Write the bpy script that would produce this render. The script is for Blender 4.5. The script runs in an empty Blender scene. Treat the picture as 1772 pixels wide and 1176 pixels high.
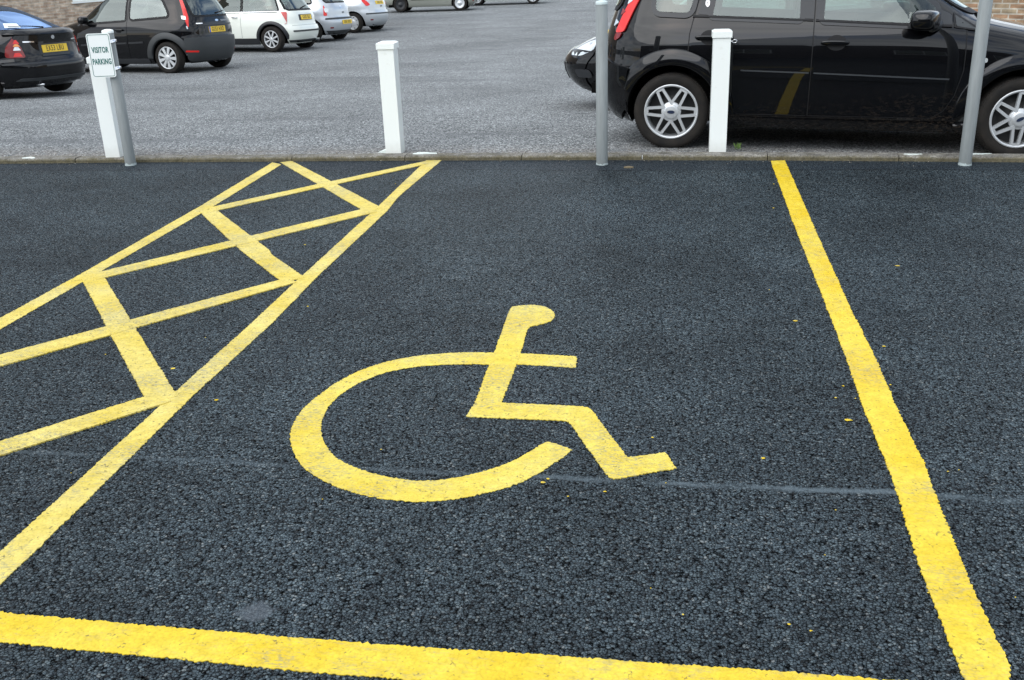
import bpy, bmesh, math, random
import numpy as np
from mathutils import Vector, Matrix
from mathutils.geometry import delaunay_2d_cdt
PI = math.pi
random.seed(7)
S = bpy.context.scene

# ------------------------------------------------------------------ camera
cam_d = bpy.data.cameras.new('camera'); cam = bpy.data.objects.new('camera', cam_d); S.collection.objects.link(cam)
F = Vector((-0.157244, 0.915095, -0.371315)); R = Vector((0.987215, 0.155595, -0.034607)); U = Vector((-0.026106, 0.372009, 0.927862))
cam.matrix_world = Matrix(((R.x, U.x, -F.x, 0), (R.y, U.y, -F.y, 0), (R.z, U.z, -F.z, 1.62), (0, 0, 0, 1)))
cam_d.sensor_width = 36; cam_d.lens = 35.817; cam_d.clip_start = .05; cam_d.clip_end = 2000
S.camera = cam
S.render.resolution_x = 1024; S.render.resolution_y = 680

# ------------------------------------------------------------------ sky and sun
SUN_EL, SUN_AZ = 46, 212          # azimuth clockwise from +Y
w = bpy.data.worlds.new('World'); S.world = w; w.use_nodes = True
nt = w.node_tree; nt.nodes.clear()
def wn(t, **k):
    n = nt.nodes.new(t)
    for a, b in k.items(): setattr(n, a, b)
    return n
wo = wn('ShaderNodeOutputWorld'); bg = wn('ShaderNodeBackground'); bg.inputs[1].default_value = .125
sky = wn('ShaderNodeTexSky', sky_type='NISHITA', sun_disc=False, sun_elevation=math.radians(SUN_EL), sun_rotation=math.radians(SUN_AZ))
tc = wn('ShaderNodeTexCoord'); mp = wn('ShaderNodeMapping'); mp.inputs['Scale'].default_value = (1, 1, 2.4)
no = wn('ShaderNodeTexNoise'); no.inputs['Scale'].default_value = 2.3; no.inputs['Detail'].default_value = 7; no.inputs['Roughness'].default_value = .55
no2 = wn('ShaderNodeTexNoise'); no2.inputs['Scale'].default_value = 5; no2.inputs['Detail'].default_value = 6
rp = wn('ShaderNodeValToRGB'); rp.color_ramp.elements[0].position = .36; rp.color_ramp.elements[1].position = .52
cr = wn('ShaderNodeValToRGB'); cr.color_ramp.elements[0].position = .3; cr.color_ramp.elements[1].position = .7
cr.color_ramp.elements[0].color = (4.2, 4.7, 5.4, 1); cr.color_ramp.elements[1].color = (9.3, 9.8, 10.3, 1)
mx = wn('ShaderNodeMixRGB')
L = nt.links.new
L(tc.outputs['Generated'], mp.inputs[0]); L(mp.outputs[0], no.inputs[0]); L(mp.outputs[0], no2.inputs[0])
L(no.outputs[0], rp.inputs[0]); L(no2.outputs[0], cr.inputs[0])
L(rp.outputs[0], mx.inputs[0]); L(sky.outputs[0], mx.inputs[1]); L(cr.outputs[0], mx.inputs[2]); L(mx.outputs[0], bg.inputs[0]); L(bg.outputs[0], wo.inputs[0])
sd = bpy.data.lights.new('sun', 'SUN'); sd.energy = 1.3; sd.angle = math.radians(65); sd.color = (1, .99, .975)
so = bpy.data.objects.new('sun', sd); S.collection.objects.link(so)
az, el = math.radians(SUN_AZ), math.radians(SUN_EL)
sdir = Vector((math.sin(az) * math.cos(el), math.cos(az) * math.cos(el), math.sin(el)))
so.rotation_euler = sdir.to_track_quat('Z', 'Y').to_euler()
S.view_settings.view_transform = 'Standard'; S.view_settings.look = 'None'; S.view_settings.gamma = 1
S.view_settings.exposure = 0.8
try: S.view_settings.use_curve_mapping = False
except Exception: pass

# ------------------------------------------------------------------ object helpers
def link(name, me, parent=None, mat=None):
    o = bpy.data.objects.new(name, me); S.collection.objects.link(o)
    if parent is not None: o.parent = parent
    if mat is not None and me is not None: me.materials.clear(); me.materials.append(mat)
    return o
def empty(name, parent=None, loc=(0, 0, 0), rz=0):
    o = bpy.data.objects.new(name, None); S.collection.objects.link(o); o.location = loc; o.rotation_euler = (0, 0, rz)
    o.empty_display_size = .1
    if parent is not None: o.parent = parent
    return o
def tag(o, label, cat, group=None):
    o['label'] = label; o['category'] = cat
    if group: o['group'] = group
    return o
def kind(o, k): o['kind'] = k; return o
def mesh(name, vs, fs, smooth=False):
    me = bpy.data.meshes.new(name); me.from_pydata([tuple(v) for v in vs], [], fs); me.update()
    if smooth: me.polygons.foreach_set('use_smooth', [True] * len(me.polygons))
    return me
class MB:
    """collects geometry for ONE mesh"""
    def __init__(s): s.v = []; s.f = []; s.sm = []
    def add(s, vs, fs, smooth=False):
        b = len(s.v); s.v += [tuple(v) for v in vs]; s.f += [tuple(i + b for i in f) for f in fs]; s.sm += [smooth] * len(fs); return s
    def box(s, c, d, bevel=0, rot=None):
        bm = bmesh.new(); bmesh.ops.create_cube(bm, size=1)
        for v in bm.verts: v.co = Vector((v.co.x * d[0], v.co.y * d[1], v.co.z * d[2]))
        if bevel: bmesh.ops.bevel(bm, geom=bm.edges[:], offset=bevel, segments=2, affect='EDGES', profile=.6)
        for v in bm.verts:
            p = v.co
            if rot: p = rot @ p
            v.co = p + Vector(c)
        bm.verts.index_update(); s.add([v.co for v in bm.verts], [[v.index for v in f.verts] for f in bm.faces], False); bm.free(); return s
    def lathe(s, prof, M=None, n=48, smooth=True, a0=0, a1=2 * PI):
        """prof = [(r, h)], axis = local Z of M"""
        M = M or Matrix(); vs = []; fs = []; full = abs(a1 - a0 - 2 * PI) < 1e-6; m = n if full else n + 1
        for k in range(m):
            a = a0 + (a1 - a0) * k / n
            for r, h in prof: vs.append(M @ Vector((r * math.cos(a), r * math.sin(a), h)))
        q = len(prof)
        for k in range(n):
            j = (k + 1) % m
            for i in range(q - 1): fs.append((k * q + i, j * q + i, j * q + i + 1, k * q + i + 1))
        return s.add(vs, fs, smooth)
    def tube(s, pts, r, n=8, cap=True):
        pts = [Vector(p) for p in pts]; vs = []; fs = []
        for i, p in enumerate(pts):
            t = (pts[min(i + 1, len(pts) - 1)] - pts[max(i - 1, 0)]).normalized()
            a = t.orthogonal().normalized() if i == 0 else (pa - t * pa.dot(t)).normalized(); pa = a; b = t.cross(a)
            rr = r[i] if isinstance(r, (list, tuple)) else r
            for k in range(n): vs.append(p + rr * (math.cos(2 * PI * k / n) * a + math.sin(2 * PI * k / n) * b))
        for i in range(len(pts) - 1):
            for k in range(n): fs.append((i * n + k, i * n + (k + 1) % n, (i + 1) * n + (k + 1) % n, (i + 1) * n + k))
        s.add(vs, fs, True)
        if cap:
            s.add(vs[:n], [tuple(range(n))[::-1]]); s.add(vs[-n:], [tuple(range(n))])
        return s
    def prism(s, poly, h0, h1, M=None, bevel=0):
        """polygon (x, y) extruded along z"""
        M = M or Matrix(); n = len(poly)
        if sum(poly[i][0] * poly[(i + 1) % n][1] - poly[(i + 1) % n][0] * poly[i][1] for i in range(n)) < 0: poly = poly[::-1]
        bm = bmesh.new(); b = [bm.verts.new((x, y, h0)) for x, y in poly]; f = bm.faces.new(b)
        r = bmesh.ops.extrude_face_region(bm, geom=[f])
        for v in r['geom']:
            if isinstance(v, bmesh.types.BMVert): v.co.z = h1
        bmesh.ops.recalc_face_normals(bm, faces=bm.faces[:])
        if bevel: bmesh.ops.bevel(bm, geom=[e for e in bm.edges if all(abs(v.co.z - h1) < 1e-7 for v in e.verts)], offset=bevel, segments=2, affect='EDGES')
        bmesh.ops.triangulate(bm, faces=[f for f in bm.faces if len(f.verts) > 4])
        bm.verts.index_update(); s.add([M @ v.co for v in bm.verts], [[v.index for v in f.verts] for f in bm.faces]); bm.free(); return s
    def build(s, name, mat, parent=None):
        me = mesh(name, s.v, s.f); me.polygons.foreach_set('use_smooth', s.sm); return link(name, me, parent, mat)

# ------------------------------------------------------------------ materials
MATS = {}
def pm(name, col, rough=.5, metal=0, coat=0, ior=1.5, spec=.5, coat_rough=.03):
    if name in MATS: return MATS[name]
    m = bpy.data.materials.new(name); m.use_nodes = True; b = m.node_tree.nodes['Principled BSDF']
    b.inputs['Base Color'].default_value = (*col, 1); b.inputs['Roughness'].default_value = rough; b.inputs['Metallic'].default_value = metal
    b.inputs['Coat Weight'].default_value = coat; b.inputs['Coat Roughness'].default_value = coat_rough; b.inputs['IOR'].default_value = ior
    b.inputs['Specular IOR Level'].default_value = spec
    MATS[name] = m; return m
class NT:
    def __init__(s, m): s.t = m.node_tree; s.b = s.t.nodes['Principled BSDF']; s.tc = s.t.nodes.new('ShaderNodeTexCoord')
    def n(s, t, **k):
        n = s.t.nodes.new(t)
        for a, b in k.items(): setattr(n, a, b)
        return n
    def l(s, a, b): s.t.links.new(a, b)
    def noise(s, scale, detail=4, rough=.5, vec=None, dist=0):
        n = s.n('ShaderNodeTexNoise'); n.inputs['Scale'].default_value = scale; n.inputs['Detail'].default_value = detail; n.inputs['Roughness'].default_value = rough; n.inputs['Distortion'].default_value = dist
        s.l(vec or s.tc.outputs['Object'], n.inputs['Vector']); return n.outputs['Fac']
    def voro(s, scale, feature='F1', out='Distance', vec=None, rnd=1):
        n = s.n('ShaderNodeTexVoronoi', feature=feature); n.inputs['Scale'].default_value = scale; n.inputs['Randomness'].default_value = rnd
        s.l(vec or s.tc.outputs['Object'], n.inputs['Vector']); return n.outputs[out]
    def ramp(s, fac, stops, interp='LINEAR'):
        r = s.n('ShaderNodeValToRGB'); e = r.color_ramp; e.interpolation = interp
        while len(e.elements) < len(stops): e.elements.new(.5)
        for el, (p, c) in zip(e.elements, stops):
            el.position = p; el.color = (*c, 1) if isinstance(c, tuple) else (c, c, c, 1)
        s.l(fac, r.inputs[0]); return r.outputs[0]
    def mix(s, fac, a, b, mode='MIX'):
        n = s.n('ShaderNodeMixRGB', blend_type=mode)
        for i, x in enumerate((fac, a, b)):
            if isinstance(x, (int, float)): n.inputs[i].default_value = x if i == 0 else (x, x, x, 1)
            elif isinstance(x, tuple): n.inputs[i].default_value = (*x, 1)
            else: s.l(x, n.inputs[i])
        return n.outputs[0]
    def math(s, op, a, b=0, c=0):
        n = s.n('ShaderNodeMath', operation=op)
        for i, x in enumerate((a, b, c)):
            if isinstance(x, (int, float)): n.inputs[i].default_value = x
            else: s.l(x, n.inputs[i])
        return n.outputs[0]
    def sep(s, vec=None):
        n = s.n('ShaderNodeSeparateXYZ'); s.l(vec or s.tc.outputs['Object'], n.inputs[0]); return n.outputs
    def bump(s, h, strength, dist):
        n = s.n('ShaderNodeBump'); n.inputs['Strength'].default_value = strength; n.inputs['Distance'].default_value = dist
        s.l(h, n.inputs['Height']); s.l(n.outputs[0], s.b.inputs['Normal'])
    def scaled(s, sc, loc=(0, 0, 0), rot=(0, 0, 0)):
        n = s.n('ShaderNodeMapping'); n.inputs['Scale'].default_value = sc; n.inputs['Location'].default_value = loc; n.inputs['Rotation'].default_value = rot
        s.l(s.tc.outputs['Object'], n.inputs[0]); return n.outputs[0]

def warp(t, amount, scale):
    """object coordinates nudged by noise, so cells are not regular"""
    n = t.n('ShaderNodeTexNoise'); n.inputs['Scale'].default_value = scale; n.inputs['Detail'].default_value = 3
    t.l(t.tc.outputs['Object'], n.inputs['Vector'])
    v = t.n('ShaderNodeVectorMath', operation='MULTIPLY_ADD'); t.l(n.outputs['Color'], v.inputs[0]); v.inputs[1].default_value = (amount,) * 3
    t.l(t.tc.outputs['Object'], v.inputs[2]); return v.outputs[0]

def asphalt_mat():
    m = pm('fresh_asphalt', (.04, .05, .06), .62); t = NT(m)
    wv = warp(t, .02, 25)
    d1 = t.voro(118, vec=wv); c1 = t.voro(118, out='Color', vec=wv); d2 = t.voro(210, vec=wv)
    de = t.voro(118, 'DISTANCE_TO_EDGE', vec=wv); crev = t.ramp(t.noise(60, 3, .7), [(.44, 0.0), (.64, .65)])
    grain = t.math('MULTIPLY', t.ramp(d1, [(.30, 1.0), (.62, .62), (.85, .15)]), t.math('MAXIMUM', t.ramp(de, [(.02, .04), (.12, 1.0)]), crev))
    cs = t.n('ShaderNodeSeparateColor'); t.l(c1, cs.inputs[0])
    tone = t.ramp(cs.outputs[0], [(0, (.010, .013, .016)), (.25, (.043, .060, .071)), (.75, (.066, .090, .104)), (.94, (.11, .142, .155)), (1, (.165, .18, .18))])
    col = t.mix(1, tone, grain, 'MULTIPLY')
    hole = t.ramp(t.noise(64, 3, .65), [(.38, .04), (.47, 1.0)])
    col = t.mix(1, col, hole, 'MULTIPLY')
    patch = t.ramp(t.noise(1.1, 5, .6), [(.3, .70), (.7, 1.42)])
    col = t.mix(1, col, patch, 'MULTIPLY')
    streak = t.ramp(t.noise(6, 4, .6), [(.3, .85), (.7, 1.15)])
    col = t.mix(1, col, streak, 'MULTIPLY')
    x, y, z = t.sep()
    # smooth rolled joint across the bay (a real ridge of finer mastic)
    wob = t.math('MULTIPLY_ADD', t.noise(2.6, 5, .6), .06, -.03)
    dj = t.math('ABSOLUTE', t.math('SUBTRACT', t.math('ADD', y, wob), 2.833))
    jm = t.math('MULTIPLY', t.ramp(t.math('ADD', dj, t.math('MULTIPLY_ADD', t.noise(45, 3, .7), .03, -.015)), [(.006, 1.0), (.020, 0.0)]), t.ramp(t.noise(3.1, 4, .65), [(.36, .1), (.54, .85)]))
    jm = t.math('MULTIPLY', jm, t.ramp(t.math('ADD', x, 1), [(.45, .4), (.65, 1.0)]))
    col = t.mix(jm, col, (.085, .110, .125))
    # a scuffed smooth patch near the front line
    px = t.math('SUBTRACT', x, -1.06); py = t.math('SUBTRACT', y, 2.06)
    pr = t.math('ADD', t.math('SQRT', t.math('ADD', t.math('MULTIPLY', px, px), t.math('MULTIPLY', py, py))), t.math('MULTIPLY_ADD', t.noise(30, 4, .6), .08, -.04))
    pmk = t.ramp(pr, [(.03, .75), (.05, 0.0)])
    col = t.mix(pmk, col, (.085, .10, .115))
    # darker hand-laid strip by the kerb with a cut seam
    ky = t.math('ADD', y, t.math('MULTIPLY_ADD', t.noise(.9, 3), .12, -.06))
    strip = t.ramp(t.math('SUBTRACT', ky, 7.30), [(0, 0.0), (.03, .5)])
    col = t.mix(strip, col, (.018, .024, .032))
    ds = t.math('ABSOLUTE', t.math('SUBTRACT', ky, 7.315))
    col = t.mix(t.math('MULTIPLY', t.ramp(ds, [(.004, .8), (.016, 0.0)]), t.ramp(t.noise(5, 3), [(.4, .2), (.55, 1.0)])), col, (.006, .008, .01))
    t.l(col, t.b.inputs['Base Color'])
    t.l(t.ramp(cs.outputs[1], [(0, .42), (1, .75)]), t.b.inputs['Roughness'])
    ht = t.math('ADD', t.math('MULTIPLY', t.math('SUBTRACT', 1, d1), t.math('SUBTRACT', 1, jm)), t.math('MULTIPLY', d2, -.25))
    ht = t.math('ADD', ht, t.math('MULTIPLY', t.noise(60, 3, .6), .8))
    t.l(t.math('MULTIPLY', grain, .22), t.b.inputs['Specular IOR Level'])
    t.bump(ht, .85, .007)
    return m
def lot_mat():
    m = pm('worn_lot_asphalt', (.2, .2, .21), .85, spec=.2); t = NT(m)
    wv = warp(t, .02, 25)
    d1 = t.voro(75, vec=wv); c1 = t.voro(75, out='Color', vec=wv)
    cs = t.n('ShaderNodeSeparateColor'); t.l(c1, cs.inputs[0])
    tone = t.ramp(cs.outputs[0], [(0, (.10, .108, .110)), (.4, (.245, .260, .264)), (.8, (.375, .392, .396)), (1, (.62, .64, .64))])
    col = t.mix(1, tone, t.ramp(d1, [(.3, 1.0), (.75, .16)]), 'MULTIPLY')
    col = t.mix(1, col, t.ramp(t.noise(.5, 6, .62), [(.3, .76), (.7, 1.24)]), 'MULTIPLY')
    col = t.mix(1, col, t.ramp(t.noise(14, 4, .6), [(.3, .82), (.7, 1.15)]), 'MULTIPLY')
    # scrubbed tyre arcs and thin cracks
    v = t.scaled((.25, 1.3, 1), rot=(0, 0, .3))
    col = t.mix(t.ramp(t.noise(1.4, 5, .6, vec=v), [(.55, 0.0), (.66, .5)]), col, (.10, .105, .11))
    crk = t.voro(.33, 'DISTANCE_TO_EDGE', vec=warp(t, 1.6, .8))
    col = t.mix(t.math('MULTIPLY', t.ramp(crk, [(.0, .55), (.006, 0.0)]), t.ramp(t.noise(.7, 2), [(.45, 0.0), (.55, 1.0)])), col, (.06, .06, .06))
    # brown grit washed against the kerb
    x, y, z = t.sep()
    g = t.math('MULTIPLY', t.ramp(t.math('SUBTRACT', y, 7.6), [(.05, .9), (.75, 0.0)]), t.ramp(t.noise(7, 5, .65), [(.35, .1), (.6, .8)]))
    col = t.mix(g, col, t.mix(1, (.17, .145, .12), t.ramp(cs.outputs[0], [(0, .4), (1, 1.5)]), 'MULTIPLY'))
    t.l(col, t.b.inputs['Base Color'])
    t.bump(t.math('SUBTRACT', 1, d1), .6, .006)
    return m
def yellow_mat(name, col, pale, wear):
    """thermoplastic road paint: follows the stone below, small voids, scuffed tracks"""
    m = pm(name, col, .55); t = NT(m)
    wv = warp(t, .02, 25); d1 = t.voro(118, vec=wv)
    base = t.mix(t.ramp(t.noise(3.5, 5, .6), [(.35, 0.0), (.65, 1.0)]), col, pale)
    base = t.mix(1, base, t.ramp(t.noise(28, 4, .6), [(.3, .86), (.7, 1.08)]), 'MULTIPLY')
    base = t.mix(1, base, t.ramp(d1, [(.45, 1.0), (.85, .82)]), 'MULTIPLY'); t.b.inputs['Specular IOR Level'].default_value = .25
    voids = t.math('MULTIPLY', t.ramp(d1, [(.60, 0.0), (.70, 1.0)]), t.ramp(t.noise(33, 3, .7), [(.60 - .05 * wear, 0.0), (.66 - .05 * wear, .6)]))
    v = t.scaled((3, 14, 1), rot=(0, 0, .5))
    scuff = t.math('MULTIPLY', t.ramp(t.noise(6, 7, .75, vec=v), [(.57 - .06 * wear, 0.0), (.67 - .06 * wear, .7)]), t.ramp(t.noise(1.9, 4, .6), [(.42, 0.0), (.56, 1.0)]))
    scuff = t.math('MULTIPLY', scuff, t.ramp(d1, [(.2, 1.0), (.6, .25)]))
    smg = t.math('MULTIPLY', t.ramp(t.noise(2.3, 6, .7), [(.47, 0.0), (.58, 1.0)]), t.ramp(t.noise(95, 4, .7, vec=t.scaled((.6, 1.6, 1), rot=(0, 0, .6))), [(.46, 0.0), (.62, .46 + .16 * wear)]))
    base = t.mix(smg, base, (.17, .19, .18))
    base = t.mix(voids, base, (.05, .05, .045)); base = t.mix(scuff, base, (.20, .21, .19))
    t.l(base, t.b.inputs['Base Color']); t.bump(t.math('ADD', t.math('SUBTRACT', 1, d1), t.noise(60, 3)), .22, .003)
    return m
def concrete_mat():
    m = pm('mossy_concrete', (.3, .28, .25), .9, spec=.2); t = NT(m)
    col = t.ramp(t.noise(9, 6, .65), [(.3, (.09, .085, .075)), (.55, (.21, .20, .18)), (.8, (.34, .33, .30))])
    col = t.mix(1, col, t.ramp(t.noise(110, 3, .7), [(.35, .35), (.65, 1.5)]), 'MULTIPLY')
    x, y, z = t.sep()
    low = t.ramp(t.math('ADD', z, t.math('MULTIPLY_ADD', t.noise(14, 5, .7), .05, -.025)), [(.022, 1.0), (.040, .0)])
    col = t.mix(t.math('MULTIPLY', low, .8), col, t.ramp(t.noise(40, 4, .7), [(.3, (.045, .040, .018)), (.7, (.14, .12, .065))]))
    t.l(col, t.b.inputs['Base Color']); t.bump(t.noise(120, 4, .7), .5, .004); return m
def brick_mat(name, a, b, mortar, bw=.225, rh=.075, mort=.008):
    m = pm(name, a, .85); t = NT(m)
    u = t.n('ShaderNodeTexBrick'); u.inputs['Scale'].default_value = 1; u.inputs['Brick Width'].default_value = bw; u.inputs['Row Height'].default_value = rh
    u.inputs['Mortar Size'].default_value = mort; u.inputs['Mortar Smooth'].default_value = .3; u.inputs['Bias'].default_value = .0
    u.inputs['Color1'].default_value = (*a, 1); u.inputs['Color2'].default_value = (*b, 1); u.inputs['Mortar'].default_value = (*mortar, 1)
    x, y, z = t.sep(); c = t.n('ShaderNodeCombineXYZ'); t.l(x, c.inputs[0]); t.l(z, c.inputs[1]); t.l(c.outputs[0], u.inputs['Vector'])
    col = t.mix(1, u.outputs['Color'], t.ramp(t.noise(7, 5, .7), [(.3, .7), (.7, 1.3)]), 'MULTIPLY')
    s = t.scaled((4.44, 4.44, 13.3)); col = t.mix(.5, col, t.mix(1, col, t.ramp(t.noise(1.0, 1, vec=s), [(.35, .55), (.65, 1.5)]), 'MULTIPLY'))
    t.l(col, t.b.inputs['Base Color']); t.bump(u.outputs['Fac'], -.6, .008); return m
def paint_mat(name, col, metal=0., rough=.3, flake=0, dirt=False):
    m = pm(name, col, rough, metal, 1.0, coat_rough=.015, spec=.5 if sum(col) > .1 else .04)
    if sum(col) < .1: m.node_tree.nodes['Principled BSDF'].inputs['Coat IOR'].default_value = 1.42; t = NT(m); c = col
    if flake: c = t.mix(1, col, t.ramp(t.noise(900, 2), [(.3, .8), (.7, 1.2)]), 'MULTIPLY')
    if dirt:
        x, y, z = t.sep()
        h = t.ramp(z, [(.20, 1.0), (.52, 0.0)])
        v = t.scaled((9, 3, 22), rot=(0, .5, 0))
        k = t.math('ADD', t.ramp(x, [(.9, .25), (1.0, .25)]), t.ramp(t.math('ABSOLUTE', t.math('SUBTRACT', x, 2.0)), [(.0, .7), (.7, 0.0)]))
        f = t.math('MULTIPLY', t.math('MULTIPLY', h, k), t.ramp(t.noise(3, 7, .75, vec=v), [(.50, 0.0), (.80, .8)]))
        c = t.mix(f, c if flake else col, (.12, .09, .065))
        t.l(t.math('MULTIPLY_ADD', f, .6, rough), t.b.inputs['Roughness']); t.l(t.math('SUBTRACT', 1, t.math('MINIMUM', t.math('MULTIPLY', f, 2), 1)), t.b.inputs['Coat Weight'])
    if flake or dirt: t.l(c, t.b.inputs['Base Color'])
    return m
def glass_mat(name, tint, base=.05, gcol=(.9, 1, .98)):
    """thin car glass: lets the cabin show, mirrors the sky"""
    m = bpy.data.materials.new(name); m.use_nodes = True; t = m.node_tree; t.nodes.clear(); MATS[name] = m
    o = t.nodes.new('ShaderNodeOutputMaterial'); mx_ = t.nodes.new('ShaderNodeMixShader'); tr = t.nodes.new('ShaderNodeBsdfTransparent'); gl = t.nodes.new('ShaderNodeBsdfGlossy'); fr = t.nodes.new('ShaderNodeFresnel'); ma = t.nodes.new('ShaderNodeMath')
    tr.inputs[0].default_value = (*tint, 1); gl.inputs[0].default_value = (*gcol, 1); gl.inputs[1].default_value = .015; fr.inputs[0].default_value = 1.5
    ma.operation = 'MULTIPLY_ADD'; t.links.new(fr.outputs[0], ma.inputs[0]); ma.inputs[1].default_value = 1.25; ma.inputs[2].default_value = base
    t.links.new(ma.outputs[0], mx_.inputs[0]); t.links.new(tr.outputs[0], mx_.inputs[1]); t.links.new(gl.outputs[0], mx_.inputs[2]); t.links.new(mx_.outputs[0], o.inputs[0])
    return m
def rubber_mat():
    m = pm('tyre_rubber', (.022, .021, .02), .85, spec=.25); t = NT(m)
    col = t.mix(t.ramp(t.noise(9, 5, .6), [(.35, 0.0), (.7, .6)]), (.011, .0105, .010), (.034, .028, .022))
    t.l(col, t.b.inputs['Base Color']); return m
def white_mat():
    m = pm('white_post_paint', (.80, .83, .81), .35, spec=.4); t = NT(m)
    col = t.mix(t.ramp(t.noise(7, 6, .7), [(.60, 0.0), (.72, .35)]), (.84, .88, .85), (.52, .52, .44))
    x, y, z = t.sep(); lo = t.ramp(t.math('ADD', z, t.math('MULTIPLY', t.noise(22, 5, .7), .09)), [(.03, .75), (.055, .35), (.16, 0.0)])
    col = t.mix(lo, col, (.45, .44, .38)); t.l(col, t.b.inputs['Base Color']); return m
def grey_mat():
    m = pm('galvanised_grey', (.28, .33, .34), .6, 0); t = NT(m)
    v = t.scaled((30, 30, 3)); col = t.mix(1, (.185, .205, .205), t.ramp(t.noise(2, 5, .6, vec=v), [(.3, .88), (.7, 1.12)]), 'MULTIPLY')
    col = t.mix(t.ramp(t.noise(11, 5, .7), [(.70, 0.0), (.76, .5)]), col, (.22, .13, .07))
    t.l(col, t.b.inputs['Base Color']); return m

ASPH = asphalt_mat(); LOT = lot_mat(); CONC = concrete_mat()
YEL = yellow_mat('yellow_line_paint', (.66, .45, .008), (.70, .53, .05), .6)
YEL2 = yellow_mat('yellow_symbol_paint', (.65, .48, .035), (.68, .55, .10), .9)
YEL3 = yellow_mat('worn_yellow_paint', (.61, .46, .055), (.66, .54, .15), 1.2)
BLACK = paint_mat('black_car_paint', (.0022, .0024, .0032)); BLACKD = paint_mat('black_car_paint_dusty', (.0024, .0026, .0034), dirt=True)
WHITE = paint_mat('white_car_paint', (.72, .75, .68)); SILVER = paint_mat('silver_car_paint', (.46, .49, .52), .55, .35)
SILV2 = paint_mat('pale_silver_car_paint', (.50, .53, .55), .5, .35); OLIVE = paint_mat('beige_grey_car_paint', (.30, .31, .27), .5, .35); PALE = paint_mat('pale_green_car_paint', (.50, .58, .50), .1, .35)
GLASS = glass_mat('tinted_glass', (.50, .58, .56)); GLASSG = glass_mat('grey_green_glass', (.42, .54, .50), .035); GLASSB = glass_mat('blue_tinted_glass', (.30, .50, .95), .22, (.42, .62, 1)); GLASSL = glass_mat('pale_glass', (.50, .60, .58), .08)
SEATM = pm('seat_cloth', (.030, .032, .036), .9, spec=.2)
TYRE = rubber_mat(); RUB = pm('black_rubber', (.006, .006, .007), .6, spec=.3); PLAS = pm('black_plastic', (.022, .024, .027), .4, spec=.4); CLAD = pm('grey_plastic_cladding', (.03, .034, .036), .55)
DARK = pm('underbody', (.003, .003, .003), .95, spec=.1); ALLOY = pm('alloy', (.55, .57, .58), .36, .45); ALLOYD = pm('alloy_inner', (.20, .21, .22), .45, .7); CHROME = pm('chrome', (.75, .76, .78), .12, 1.0)
RED = pm('red_lens', (.62, .012, .008), .2, 0, .35); REDD = pm('dark_red_lens', (.17, .006, .006), .2, 0, .4); AMBER = pm('amber_lens', (.75, .24, .02), .15, 0, 1); CLEAR = pm('clear_lens', (.62, .66, .66), .1, .3, 1)
PLATE = pm('yellow_plate', (.78, .52, .02), .4); PLTX = pm('plate_black', (.01, .01, .01), .5); BLUE = pm('plate_blue', (.02, .08, .45), .4)
WPOST = white_mat(); GPOST = grey_mat(); SIGNW = pm('sign_white', (.86, .90, .88), .3); SIGNG = pm('sign_green', (.008, .135, .115), .5)
BRICKL = brick_mat('pale_brick', (.33, .23, .16), (.46, .37, .28), (.42, .38, .32)); BRICKR = brick_mat('red_brown_brick', (.27, .145, .08), (.25, .20, .13), (.36, .33, .27), mort=.011)

# ------------------------------------------------------------------ flat shapes
def inside(poly, x, y):
    c = False; n = len(poly)
    for i in range(n):
        a, b = poly[i - 1], poly[i]
        if (a[1] > y) != (b[1] > y) and x < (b[0] - a[0]) * (y - a[1]) / (b[1] - a[1]) + a[0]: c = not c
    return c
def cdt(poly, step, holes=()):
    """triangulate a simple polygon with interior points on a grid"""
    n = len(poly); P = [Vector(p) for p in poly]
    xs = [p[0] for p in poly]; ys = [p[1] for p in poly]; A = np.array(poly)
    if step:
        sx, sy = (step if isinstance(step, tuple) else (step, step))
        for gx in np.arange(min(xs) + sx / 2, max(xs), sx):
            for gy in np.arange(min(ys) + sy / 2, max(ys), sy):
                B = np.roll(A, -1, 0); c = ((A[:, 1] > gy) != (B[:, 1] > gy))
                with np.errstate(divide='ignore', invalid='ignore'):
                    t = (B[:, 0] - A[:, 0]) * (gy - A[:, 1]) / (B[:, 1] - A[:, 1]) + A[:, 0]
                if np.count_nonzero(c & (gx < t)) % 2:
                    # keep away from the border
                    d = B - A; L2 = (d ** 2).sum(1) + 1e-12; q = np.clip((((np.array([gx, gy]) - A) * d).sum(1)) / L2, 0, 1)
                    dd = (((A + d * q[:, None]) - [gx, gy]) / [sx, sy]); 
                    if ((dd ** 2).sum(1)).min() > .12: P.append(Vector((gx, gy)))
    E = [(i, (i + 1) % n) for i in range(n)]; loops = []
    if holes: P = P[:n] + [p for p in P[n:] if not any(inside(h, p.x, p.y) for h in holes)]
    for h in holes:
        b0 = len(P); P += [Vector(p) for p in h]; E += [(b0 + i, b0 + (i + 1) % len(h)) for i in range(len(h))]
    r = delaunay_2d_cdt(P, E, [], 1, 1e-6); vs = [tuple(v) for v in r[0]]; fs = [tuple(f) for f in r[2]]
    if holes: fs = [f for f in fs if not any(inside(h, sum(vs[i][0] for i in f) / 3, sum(vs[i][1] for i in f) / 3) for h in holes)]
    return vs, fs, n
def grow(poly, d):
    n = len(poly); a = sum(poly[i - 1][0] * poly[i][1] - poly[i][0] * poly[i - 1][1] for i in range(n)); sg = 1 if a > 0 else -1; out = []
    for i, p in enumerate(poly):
        t = Vector(poly[(i + 1) % n]) - Vector(poly[i - 1]); t = t.normalized() if t.length > 1e-9 else Vector((1, 0))
        out.append((p[0] + sg * t.y * d, p[1] - sg * t.x * d))
    return out
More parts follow.
